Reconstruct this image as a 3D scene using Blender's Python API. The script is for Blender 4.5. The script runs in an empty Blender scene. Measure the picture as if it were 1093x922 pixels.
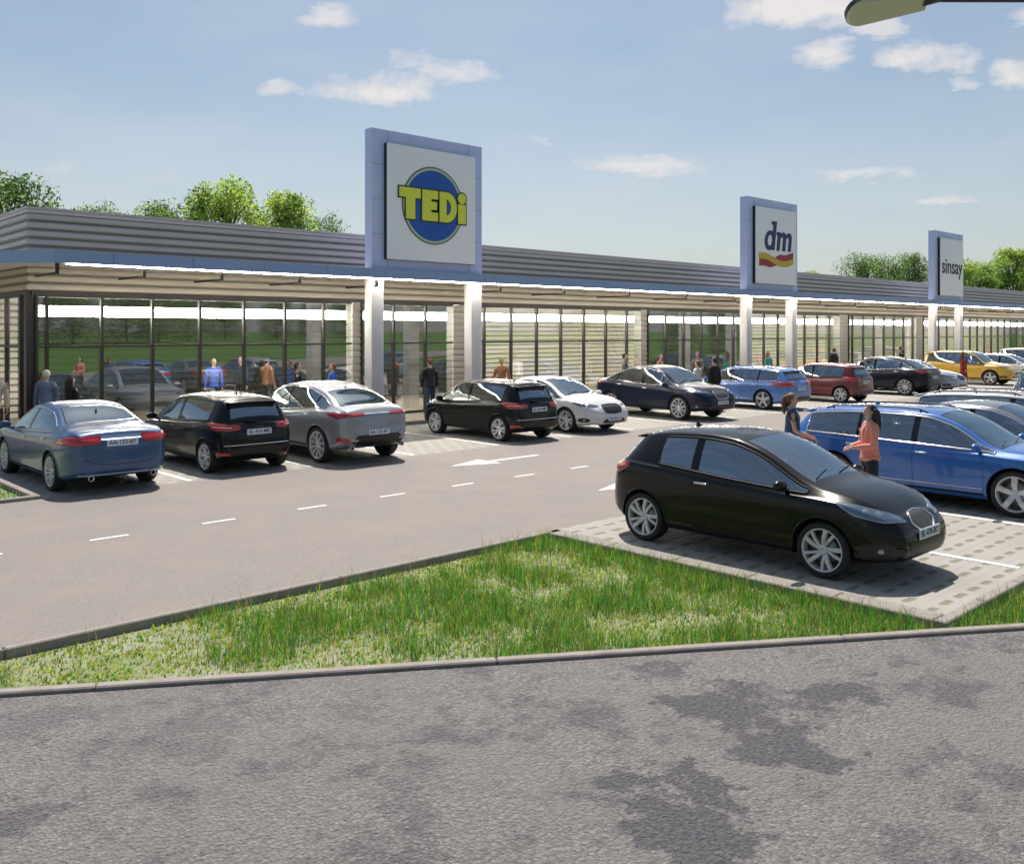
import bpy, bmesh, math, random
import numpy as np
from mathutils import Vector, Matrix
from mathutils.bvhtree import BVHTree
R = math.radians
scene = bpy.context.scene
col = scene.collection
rng = random.Random(7)

# ------------------------------------------------------------------ helpers
def link(o, parent=None):
    col.objects.link(o)
    if parent is not None:
        o.parent = parent
    return o

def empty(name, loc=(0, 0, 0), rz=0.0, parent=None):
    o = bpy.data.objects.new(name, None)
    o.empty_display_size = 0.2
    o.location = loc
    o.rotation_euler = (0, 0, rz)
    return link(o, parent)

def tag(o, label=None, cat=None, group=None, kind=None):
    if label: o['label'] = label
    if cat: o['category'] = cat
    if group: o['group'] = group
    if kind: o['kind'] = kind
    return o

class MB:
    """collects vertices / faces (with material slots) and links them as one mesh object"""
    def __init__(self):
        self.v = []; self.f = []; self.m = []; self.sm = []
    def add(self, verts, faces, mi=0, smooth=False):
        b = len(self.v)
        self.v.extend([tuple(p) for p in verts])
        for f in faces:
            self.f.append([b + i for i in f]); self.m.append(mi); self.sm.append(smooth)
        return b
    def box(self, c, s, mi=0, rot=None):
        x, y, z = s[0] / 2, s[1] / 2, s[2] / 2
        vs = [(-x,-y,-z),(x,-y,-z),(x,y,-z),(-x,y,-z),(-x,-y,z),(x,-y,z),(x,y,z),(-x,y,z)]
        if rot is not None:
            vs = [rot @ Vector(p) for p in vs]
        vs = [(p[0]+c[0], p[1]+c[1], p[2]+c[2]) for p in vs]
        self.add(vs, [(0,3,2,1),(4,5,6,7),(0,1,5,4),(1,2,6,5),(2,3,7,6),(3,0,4,7)], mi)
    def bbox(self, c, s, b=0.01, mi=0, rot=None, seg=2):
        """bevelled box"""
        bm = bmesh.new()
        bmesh.ops.create_cube(bm, size=1.0)
        for v in bm.verts:
            v.co = Vector((v.co.x*s[0], v.co.y*s[1], v.co.z*s[2]))
        bmesh.ops.bevel(bm, geom=bm.edges[:], offset=b, segments=seg, profile=0.6, affect='EDGES', clamp_overlap=True)
        self.bm(bm, Matrix.Translation(Vector(c)) @ (rot.to_4x4() if rot is not None else Matrix()), mi, True)
    def bm(self, bm, M=None, mi=0, smooth=True):
        bm.verts.index_update()
        vs = [(M @ v.co) if M is not None else v.co.copy() for v in bm.verts]
        self.add(vs, [[v.index for v in f.verts] for f in bm.faces], mi, smooth)
        bm.free()
    def groove(self, vs, fs, per):
        """second material on the recessed strip between two ribs (every per-th face)"""
        n = len(fs)
        zs = [(vs[f[0]][2], vs[f[2]][2]) for f in fs]
        b = len(self.m) - n
        for i, f in enumerate(fs):
            if abs(abs(zs[i][0]-zs[i][1]) - .044) < .002: self.m[b+i] = 1
    def tube(self, pts, r, n=8, mi=0, closed=False, cap=True):
        pts = [Vector(p) for p in pts]
        N = len(pts); rr = r if hasattr(r, '__len__') else [r]*N
        rings = []; prev = None
        for i, p in enumerate(pts):
            if closed:
                t = pts[(i+1) % N] - pts[i-1]
            else:
                t = pts[min(i+1, N-1)] - pts[max(i-1, 0)]
            if t.length < 1e-9: t = Vector((0,0,1))
            t.normalize()
            if prev is None:
                a = Vector((0,0,1)) if abs(t.z) < 0.9 else Vector((1,0,0))
                u = t.cross(a).normalized()
            else:
                u = (prev - t*prev.dot(t))
                if u.length < 1e-6: u = t.orthogonal()
                u.normalize()
            prev = u; w = t.cross(u)
            rings.append([p + (u*math.cos(2*math.pi*k/n) + w*math.sin(2*math.pi*k/n))*rr[i] for k in range(n)])
        vs = [q for rg in rings for q in rg]; fs = []
        for i in range(N if closed else N-1):
            j = (i+1) % N
            for k in range(n):
                fs.append((i*n+k, i*n+(k+1)%n, j*n+(k+1)%n, j*n+k))
        if cap and not closed:
            fs.append(tuple(range(n))[::-1]); fs.append(tuple((N-1)*n+k for k in range(n)))
        self.add(vs, fs, mi, True)
    def lathe(self, prof, n=32, M=None, mi=0, closed=False):
        """prof: (radius, axial) pairs revolved about local Y"""
        vs = []; fs = []; m = len(prof)
        for k in range(n):
            a = 2*math.pi*k/n
            for r, y in prof:
                p = Vector((r*math.cos(a), y, r*math.sin(a)))
                vs.append(M @ p if M is not None else p)
        for k in range(n):
            k2 = (k+1) % n
            for i in range(m if closed else m-1):
                j = (i+1) % m
                fs.append((k*m+i, k*m+j, k2*m+j, k2*m+i))
        self.add(vs, fs, mi, True)
    def build(self, name, mats, parent=None, smooth=None, recalc=False):
        me = bpy.data.meshes.new(name)
        me.from_pydata(self.v, [], self.f)
        if not isinstance(mats, (list, tuple)): mats = [mats]
        for m in mats: me.materials.append(m)
        if len(self.f):
            me.polygons.foreach_set('material_index', self.m)
            me.polygons.foreach_set('use_smooth', self.sm if smooth is None else [smooth]*len(self.f))
        me.update()
        if recalc:
            bm = bmesh.new(); bm.from_mesh(me)
            bmesh.ops.recalc_face_normals(bm, faces=bm.faces[:]); bm.to_mesh(me); bm.free()
        o = bpy.data.objects.new(name, me)
        return link(o, parent)

def copy_tree(o, parent=None):
    c = o.copy(); col.objects.link(c)
    if parent is not None: c.parent = parent
    for ch in list(o.children):
        copy_tree(ch, c)
    return c

def pc(keys):
    """smooth monotone interpolation through (x, y) keys"""
    xs = np.array([k[0] for k in keys], float); ys = np.array([k[1] for k in keys], float)
    h = np.diff(xs); d = np.diff(ys)/h
    m = np.zeros_like(ys)
    for i in range(1, len(xs)-1):
        if d[i-1]*d[i] > 0:
            w1 = 2*h[i]+h[i-1]; w2 = h[i]+2*h[i-1]
            m[i] = (w1+w2)/(w1/d[i-1]+w2/d[i])
    m[0] = d[0]; m[-1] = d[-1]
    def f(x):
        x = min(max(x, xs[0]), xs[-1])
        i = int(np.clip(np.searchsorted(xs, x)-1, 0, len(xs)-2))
        t = (x-xs[i])/h[i]
        return float((2*t**3-3*t*t+1)*ys[i]+(t**3-2*t*t+t)*h[i]*m[i]+(-2*t**3+3*t*t)*ys[i+1]+(t**3-t*t)*h[i]*m[i+1])
    return f

def lerp(a, b, t): return a+(b-a)*t
def sstep(a, b, x):
    t = min(max((x-a)/(b-a), 0), 1); return t*t*(3-2*t)

# ------------------------------------------------------------------ materials
MATS = {}
def newmat(name):
    m = bpy.data.materials.new(name); m.use_nodes = True
    nt = m.node_tree; nt.nodes.clear()
    out = nt.nodes.new('ShaderNodeOutputMaterial')
    return m, nt, out
def N(nt, t, **kw):
    n = nt.nodes.new(t)
    for k, v in kw.items():
        if k.startswith('i_'):
            key = k[2:]
            n.inputs[int(key) if key.isdigit() else key.replace('_', ' ')].default_value = v
        else:
            setattr(n, k, v)
    return n
def L(nt, a, b): nt.links.new(a, b)
def c4(c): return (c[0], c[1], c[2], 1.0)

def pbr(name, color, rough=0.5, metal=0.0, coat=0.0, bump=0.0, bscale=40.0, var=0.0, vscale=3.0, spec=0.5, emit=None, estr=0.0, sheen=0.0):
    if name in MATS: return MATS[name]
    m, nt, out = newmat(name)
    p = N(nt, 'ShaderNodeBsdfPrincipled')
    p.inputs['Base Color'].default_value = c4(color); p.inputs['Roughness'].default_value = rough
    p.inputs['Metallic'].default_value = metal
    p.inputs['Specular IOR Level'].default_value = spec
    p.inputs['Coat Weight'].default_value = coat; p.inputs['Coat Roughness'].default_value = 0.03
    tc = N(nt, 'ShaderNodeTexCoord')
    if var > 0:
        nz = N(nt, 'ShaderNodeTexNoise', i_Scale=vscale, i_Detail=6.0, i_Roughness=0.6)
        L(nt, tc.outputs['Object'], nz.inputs['Vector'])
        mr = N(nt, 'ShaderNodeMapRange'); mr.inputs[1].default_value = 0.3; mr.inputs[2].default_value = 0.7
        mr.inputs[3].default_value = 1-var; mr.inputs[4].default_value = 1+var
        L(nt, nz.outputs['Fac'], mr.inputs[0])
        mx = N(nt, 'ShaderNodeVectorMath', operation='SCALE'); mx.inputs[0].default_value = color
        L(nt, mr.outputs[0], mx.inputs['Scale'])
        L(nt, mx.outputs[0], p.inputs['Base Color'])
    if bump > 0:
        nb = N(nt, 'ShaderNodeTexNoise', i_Scale=bscale, i_Detail=4.0)
        L(nt, tc.outputs['Object'], nb.inputs['Vector'])
        b = N(nt, 'ShaderNodeBump'); b.inputs['Strength'].default_value = bump; b.inputs['Distance'].default_value = 0.01
        L(nt, nb.outputs['Fac'], b.inputs['Height']); L(nt, b.outputs[0], p.inputs['Normal'])
    if emit is not None:
        p.inputs['Emission Color'].default_value = c4(emit); p.inputs['Emission Strength'].default_value = estr
    L(nt, p.outputs[0], out.inputs[0])
    MATS[name] = m
    return m

def paint(name, color, metal=0.25, rough=0.32, coat=1.0):
    """car paint: coloured base with fine flake variation under a clear coat"""
    if name in MATS: return MATS[name]
    m, nt, out = newmat(name)
    p = N(nt, 'ShaderNodeBsdfPrincipled')
    p.inputs['Roughness'].default_value = rough; p.inputs['Metallic'].default_value = metal
    p.inputs['Coat Weight'].default_value = coat; p.inputs['Specular IOR Level'].default_value = .5*coat; p.inputs['Coat Roughness'].default_value = 0.085
    tc = N(nt, 'ShaderNodeTexCoord')
    nz = N(nt, 'ShaderNodeTexNoise', i_Scale=1.7, i_Detail=8.0, i_Roughness=0.7)
    L(nt, tc.outputs['Object'], nz.inputs['Vector'])
    mr = N(nt, 'ShaderNodeMapRange'); mr.inputs[1].default_value = 0.3; mr.inputs[2].default_value = 0.7
    mr.inputs[3].default_value = 0.93; mr.inputs[4].default_value = 1.07
    L(nt, nz.outputs['Fac'], mr.inputs[0])
    mx = N(nt, 'ShaderNodeVectorMath', operation='SCALE'); mx.inputs[0].default_value = color
    L(nt, mr.outputs[0], mx.inputs['Scale']); L(nt, mx.outputs[0], p.inputs['Base Color'])
    L(nt, p.outputs[0], out.inputs[0])
    MATS[name] = m
    return m

def glassmat(name, tint, refl_lo, refl_hi, rough=0.0, gcol=(.95,.97,1.0)):
    """thin pane: tinted see-through plus a fresnel-weighted mirror reflection"""
    if name in MATS: return MATS[name]
    m, nt, out = newmat(name)
    tr = N(nt, 'ShaderNodeBsdfTransparent'); tr.inputs[0].default_value = c4(tint)
    gl = N(nt, 'ShaderNodeBsdfGlossy'); gl.inputs['Roughness'].default_value = rough
    gl.inputs[0].default_value = c4(gcol)
    lw = N(nt, 'ShaderNodeLayerWeight'); lw.inputs['Blend'].default_value = 0.35
    mr = N(nt, 'ShaderNodeMapRange'); mr.inputs[3].default_value = refl_lo; mr.inputs[4].default_value = refl_hi
    L(nt, lw.outputs['Fresnel'], mr.inputs[0])
    mx = N(nt, 'ShaderNodeMixShader'); L(nt, mr.outputs[0], mx.inputs[0])
    L(nt, tr.outputs[0], mx.inputs[1]); L(nt, gl.outputs[0], mx.inputs[2])
    L(nt, mx.outputs[0], out.inputs[0])
    MATS[name] = m
    return m

M_RUB = pbr('tyre_rubber', (0.018, 0.018, 0.019), 0.75, bump=0.15, bscale=90)
M_RIM = pbr('alloy', (0.62, 0.62, 0.63), 0.32, 0.35, var=0.08, vscale=9)
M_RIMD = pbr('alloy_recess', (0.04, 0.04, 0.045), 0.5, 0.4)
M_BLK = pbr('black_trim', (0.012, 0.012, 0.013), 0.45)
M_SEAM = pbr('seam', (0.006, 0.006, 0.007), 0.8)
M_CHR = pbr('chrome', (0.78, 0.79, 0.81), 0.12, 1.0)
M_UND = pbr('underbody', (0.015, 0.015, 0.015), 0.9)
M_CGL = glassmat('car_glass', (0.44, 0.53, 0.62), 0.33, 0.95, gcol=(.80,.92,1.0))
M_CGD = glassmat('car_glass_dark', (0.14, 0.17, 0.21), 0.30, 0.95, gcol=(.80,.92,1.0))
M_FRIT = pbr('glass_border', (0.01, 0.01, 0.012), 0.12)
M_HEAD = pbr('headlamp_lens', (0.10, 0.16, 0.24), 0.08, 0.3, coat=1.0)
M_HEADB = pbr('headlamp_reflector', (0.30, 0.33, 0.37), 0.2, 0.6, coat=1.0)
M_TAIL = pbr('tail_lens', (0.42, 0.012, 0.014), 0.12, coat=1.0)
M_TAILW = pbr('tail_clear', (0.75, 0.55, 0.5), 0.12, coat=1.0)
M_AMB = pbr('amber_lens', (0.75, 0.25, 0.06), 0.12, coat=1.0)
M_PLATE = pbr('plate_white', (0.62, 0.70, 0.78), 0.4)
M_PTXT = pbr('plate_text', (0.02, 0.03, 0.08), 0.5)
M_SEAT = pbr('seat_cloth', (0.045, 0.047, 0.052), 0.8, bump=0.1)
M_SEATR = pbr('seat_leather_tan', (0.30, 0.065, 0.03), 0.5)
M_DASH = pbr('dashboard', (0.03, 0.03, 0.033), 0.6)
M_MESH = pbr('grille_mesh', (0.10, 0.095, 0.09), 0.35, 0.5, bump=1.0, bscale=60)

# ------------------------------------------------------------------ lettering
TEXTS = []
def text_obj(name, s, size, mat, parent, M, extrude=0.002, offset=0.0, shear=0.0, align='CENTER'):
    cu = bpy.data.curves.new(name, 'FONT')
    cu.body = s; cu.size = size; cu.extrude = extrude; cu.offset = offset; cu.shear = shear
    cu.align_x = align; cu.align_y = 'CENTER'; cu.resolution_u = 4
    o = bpy.data.objects.new(name, cu); col.objects.link(o)
    o.parent = parent; o.matrix_local = M
    cu.materials.append(mat)
    TEXTS.append(o)
    return o
def bake_curves():
    bpy.context.view_layer.update()
    dg = bpy.context.evaluated_depsgraph_get()
    for o in TEXTS:
        me = bpy.data.meshes.new_from_object(o.evaluated_get(dg))
        n = bpy.data.objects.new('tmp', me); col.objects.link(n)
        n.parent = o.parent; n.matrix_local = o.matrix_local.copy()
        nm = o.name
        bpy.data.objects.remove(o); n.name = nm.split('.')[0]; me.name = nm
    TEXTS.clear()
# ------------------------------------------------------------------ cars
# every profile is in metres: x runs from the tail (-) to the nose (+), origin on the ground midway between the axles
KINDS = {
 'small_hatch': dict(wb=2.53, R=0.315, zs=0.21,
   zt=[(-1.87,.97),(-1.82,1.03),(-1.46,1.36),(-1.32,1.425),(-.85,1.485),(-.40,1.50),(-.02,1.475),(.28,1.40),(1.14,1.03),(1.5,.965),(1.80,.885),(1.97,.80),(2.04,.74)],
   zb=[(-1.87,.93),(-1.5,1.02),(-1.0,1.00),(0,.93),(.9,.885),(1.2,.875),(1.6,.84),(1.85,.77),(2.04,.68)],
   hw=[(-1.87,.68),(-1.78,.755),(-1.55,.82),(-1.1,.85),(0,.85),(1.2,.85),(1.55,.835),(1.80,.77),(1.95,.68),(2.04,.58)],
   ht=[(-1.87,.62),(-1.5,.56),(-1.0,.575),(0,.60),(.4,.61),(1.14,.68),(1.6,.66),(2.04,.50)],
   nose=[(.15,-.10),(.3,-.02),(.42,0),(.55,-.02),(.70,-.10),(.95,-.2)], tail=[(.15,.14),(.32,.02),(.45,0),(.62,.015),(.98,.05),(1.2,.05)],
   ws=(.12,1.08), rw=(-1.80,-1.46), dlo=(-1.02,1.06)),
 'hatch': dict(wb=2.53, R=0.315, zs=0.21,
   zt=[(-1.87,.96),(-1.83,1.03),(-1.60,1.37),(-1.47,1.44),(-.9,1.485),(-.25,1.50),(.2,1.475),(.55,1.38),(1.27,1.01),(1.55,.955),(1.80,.88),(1.97,.80),(2.04,.74)],
   zb=[(-1.87,.92),(-1.5,.985),(-1.0,.97),(0,.915),(.9,.88),(1.27,.87),(1.6,.835),(1.85,.77),(2.04,.68)],
   hw=[(-1.87,.68),(-1.78,.755),(-1.55,.82),(-1.1,.85),(0,.85),(1.2,.85),(1.55,.835),(1.80,.77),(1.95,.68),(2.04,.58)],
   ht=[(-1.87,.62),(-1.6,.565),(-1.0,.575),(0,.60),(.5,.605),(1.27,.69),(1.6,.66),(2.04,.50)],
   nose=[(.15,-.10),(.3,-.02),(.42,0),(.55,-.02),(.70,-.10),(.95,-.2)], tail=[(.15,.14),(.32,.02),(.45,0),(.62,.015),(.98,.05),(1.2,.05)],
   ws=(.36,1.20), rw=(-1.82,-1.60), dlo=(-1.33,1.2)),
 'sedan': dict(wb=2.80, R=0.335, zs=0.20,
   zt=[(-2.34,.93),(-2.30,1.03),(-2.2,1.07),(-1.75,1.115),(-1.5,1.15),(-.70,1.415),(-.25,1.455),(.15,1.44),(.5,1.35),(1.28,.995),(1.6,.96),(2.1,.865),(2.28,.79),(2.35,.73)],
   zb=[(-2.34,.90),(-2.1,.985),(-1.6,1.00),(-1.0,.965),(0,.92),(.9,.89),(1.3,.885),(1.7,.85),(2.1,.77),(2.35,.66)],
   hw=[(-2.34,.70),(-2.22,.80),(-1.95,.87),(-1.4,.90),(0,.905),(1.3,.90),(1.75,.88),(2.1,.80),(2.27,.71),(2.35,.62)],
   ht=[(-2.34,.68),(-1.95,.74),(-1.5,.70),(-.75,.585),(0,.605),(.5,.62),(1.28,.73),(1.8,.70),(2.35,.54)],
   nose=[(.15,-.10),(.3,-.02),(.42,0),(.55,-.02),(.70,-.10),(.95,-.2)], tail=[(.15,.20),(.30,.05),(.48,0),(.72,.01),(.98,.03),(1.2,.08)],
   ws=(.30,1.22), rw=(-1.47,-.78), dlo=(-1.32,1.2)),
 'coupe_suv': dict(wb=2.85, R=0.375, zs=0.27,
   zt=[(-2.30,1.05),(-2.27,1.13),(-2.15,1.17),(-1.95,1.21),(-1.2,1.50),(-.6,1.62),(-.1,1.64),(.3,1.605),(.6,1.51),(1.3,1.12),(1.6,1.08),(2.1,1.0),(2.30,.92),(2.37,.85)],
   zb=[(-2.30,1.02),(-2.0,1.10),(-1.4,1.11),(-.6,1.06),(.3,1.01),(1.0,.985),(1.3,.975),(1.7,.955),(2.1,.89),(2.37,.77)],
   hw=[(-2.30,.74),(-2.18,.83),(-1.9,.91),(-1.4,.945),(0,.945),(1.3,.94),(1.75,.91),(2.1,.86),(2.28,.77),(2.37,.68)],
   ht=[(-2.30,.70),(-2.0,.70),(-1.2,.61),(-.5,.63),(.4,.66),(1.3,.77),(1.8,.74),(2.37,.60)],
   nose=[(.15,-.12),(.34,-.03),(.5,0),(.68,-.01),(.85,-.08),(1.1,-.2)], tail=[(.2,.22),(.40,.06),(.55,0),(.8,.03),(1.05,.04),(1.3,.10)],
   ws=(.42,1.24), rw=(-1.93,-1.22), dlo=(-1.66,1.22)),
 'suv': dict(wb=2.75, R=0.37, zs=0.27,
   zt=[(-2.12,1.04),(-2.09,1.12),(-1.90,1.58),(-1.78,1.67),(-1.2,1.72),(-.3,1.73),(.15,1.70),(.5,1.60),(1.18,1.14),(1.5,1.10),(2.0,1.03),(2.20,.95),(2.26,.88)],
   zb=[(-2.12,1.01),(-1.8,1.12),(-1.0,1.10),(0,1.04),(.9,1.00),(1.2,.985),(1.6,.965),(2.0,.90),(2.26,.80)],
   hw=[(-2.12,.76),(-2.0,.85),(-1.75,.91),(-1.2,.93),(0,.93),(1.2,.925),(1.6,.90),(2.0,.84),(2.18,.76),(2.26,.68)],
   ht=[(-2.12,.70),(-1.85,.64),(-1.2,.655),(0,.67),(.4,.675),(1.18,.78),(1.7,.74),(2.26,.60)],
   nose=[(.15,-.12),(.34,-.03),(.5,0),(.68,-.01),(.85,-.08),(1.1,-.2)], tail=[(.2,.18),(.40,.04),(.55,0),(.8,.01),(1.1,.04),(1.4,.10)],
   ws=(.30,1.12), rw=(-2.08,-1.88), dlo=(-1.80,1.1)),
 'wagon': dict(wb=2.82, R=0.345, zs=0.20,
   zt=[(-2.36,.98),(-2.33,1.04),(-2.02,1.37),(-1.85,1.435),(-1.2,1.485),(-.4,1.50),(.05,1.48),(.42,1.385),(1.25,.985),(1.6,.965),(2.1,.875),(2.29,.80),(2.36,.74)],
   zb=[(-2.36,.95),(-2.0,.985),(-1.2,.965),(0,.93),(.9,.90),(1.25,.88),(1.65,.855),(2.1,.78),(2.36,.67)],
   hw=[(-2.36,.72),(-2.24,.81),(-1.95,.885),(-1.4,.915),(0,.92),(1.25,.915),(1.7,.88),(2.1,.81),(2.28,.72),(2.36,.63)],
   ht=[(-2.36,.68),(-2.0,.61),(-1.2,.62),(0,.635),(.4,.64),(1.25,.745),(1.8,.71),(2.36,.55)],
   nose=[(.15,-.10),(.3,-.02),(.42,0),(.55,-.02),(.70,-.10),(.95,-.2)], tail=[(.15,.18),(.32,.04),(.45,0),(.7,.01),(1.0,.04),(1.2,.08)],
   ws=(.22,1.18), rw=(-2.32,-2.02), dlo=(-1.95,1.16)),
}

HEADS = {
 'small_hatch': [(24,.645),(28,.725),(46,.80),(66,.865),(73,.86),(60,.71),(42,.635)],
 'hatch': [(25,.66),(30,.725),(50,.79),(72,.845),(77,.825),(62,.715),(42,.65)],
 'sedan': [(26,.63),(28,.70),(46,.745),(66,.80),(70,.78),(56,.67),(42,.625)],
 'wagon': [(26,.64),(28,.71),(46,.755),(66,.81),(70,.79),(56,.68),(42,.635)],
 'coupe_suv': [(27,.76),(29,.83),(46,.87),(64,.92),(68,.89),(54,.79),(42,.76)],
 'suv': [(27,.80),(29,.88),(46,.91),(62,.93),(65,.90),(54,.82),(42,.79)]}
TAILS = {
 'small_hatch': [(34,.86),(36,.97),(48,1.0),(58,1.0),(60,.95),(48,.85)],
 'hatch': [(25,.85),(24,.93),(40,.965),(60,.99),(66,.95),(52,.84),(38,.83)],
 'sedan': [(17,.85),(17,.985),(36,.985),(50,.95),(57,.85),(40,.84)],
 'wagon': [(17,.84),(17,.97),(36,.985),(54,.96),(56,.87),(36,.83)],
 'coupe_suv': [(15,1.01),(15,1.06),(34,1.07),(58,1.065),(42,.96),(34,.99)],
 'suv': [(30,.96),(30,1.10),(42,1.12),(52,1.12),(54,1.0),(42,.94)]}

def wheel_parts(root, K, x, y, style):
    """tyre with its alloy rim as a sub-part; outer face looks along sign(y)"""
    Rw = K['R']; w = 0.225; s = 1 if y > 0 else -1
    t = MB()
    t.lathe([(Rw*.74, -w/2*.9),(Rw*.82,-w/2),(Rw*.93,-w/2*.98),(Rw*.985,-w/2*.80),(Rw,-w/2*.5),(Rw,w/2*.5),(Rw*.985,w/2*.80),(Rw*.93,w/2*.98),(Rw*.83,w/2),(Rw*.76,w/2*.86)], 40)
    to = t.build('wheel', M_RUB, root)
    to.location = (x, y, Rw)
    if s < 0: to.rotation_euler = (0, 0, math.pi)
    r = MB(); ro = Rw*.775; f = w/2
    r.lathe([(ro, f*.88),(ro*.985, f*.97),(ro*.94, f*.93),(ro*.90, f*.70),(ro*.88, -f*.5)], 40)
    r.lathe([(ro*.9, f*.10),(0.0, f*.12)], 32, mi=1)
    r.lathe([(ro*.66, f*.24),(ro*.66, f*.30),(ro*.2, f*.30)], 28, mi=2)
    r.lathe([(ro*.24, f*.2),(ro*.24, f*.62),(ro*.19, f*.72),(ro*.08, f*.73),(ro*.07, f*.66),(0.0, f*.66)], 20)
    def spoke(a0, a1, w0, w1, zo, zi):
        ri, re = ro*.17, ro*.945
        d0 = Vector((math.cos(a0), 0, math.sin(a0))); d1 = Vector((math.cos(a1), 0, math.sin(a1)))
        p0 = d0*ri; p1 = d1*re; t_ = (p1-p0).normalized(); n_ = Vector((-t_.z, 0, t_.x))
        mid = (p0+p1)/2
        vs = []
        for p, hw_, yo in ((p0, w0, zi), (mid, (w0*.42+w1*.58), zo+.006), (p1, w1, zo)):
            for sx, yy in ((-1, yo-.035), (-.82, yo-.002), (-.5, yo), (.5, yo), (.82, yo-.002), (1, yo-.035)):
                q = p + n_*sx*hw_; vs.append((q.x, yy, q.z))
        fs = []
        for i in range(2):
            for k in range(5):
                fs.append((i*6+k, i*6+k+1, (i+1)*6+k+1, (i+1)*6+k))
        r.add(vs, fs, 0, False)
    n = {'twin': 5, 'multi': 10, 'five': 5, 'swirl': 5}[style]
    for k in range(n):
        a = 2*math.pi*k/n + .3
        if style == 'twin':
            spoke(a-.13, a-.24, .017, .020, f*.90, f*.60); spoke(a+.13, a+.24, .017, .020, f*.90, f*.60)
        elif style == 'swirl':
            spoke(a-.1, a+.20, .024, .028, f*.90, f*.62); spoke(a+.32, a+.66, .017, .020, f*.84, f*.58)
        elif style == 'five':
            spoke(a, a, .040, .050, f*.90, f*.62)
        else:
            spoke(a, a+.06, .016, .020, f*.90, f*.62)
    rr = r.build('rim', [M_RIM, M_RIMD, pbr('brake_disc', (.25, .25, .26), .35, .8)], to)
    return to

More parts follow.
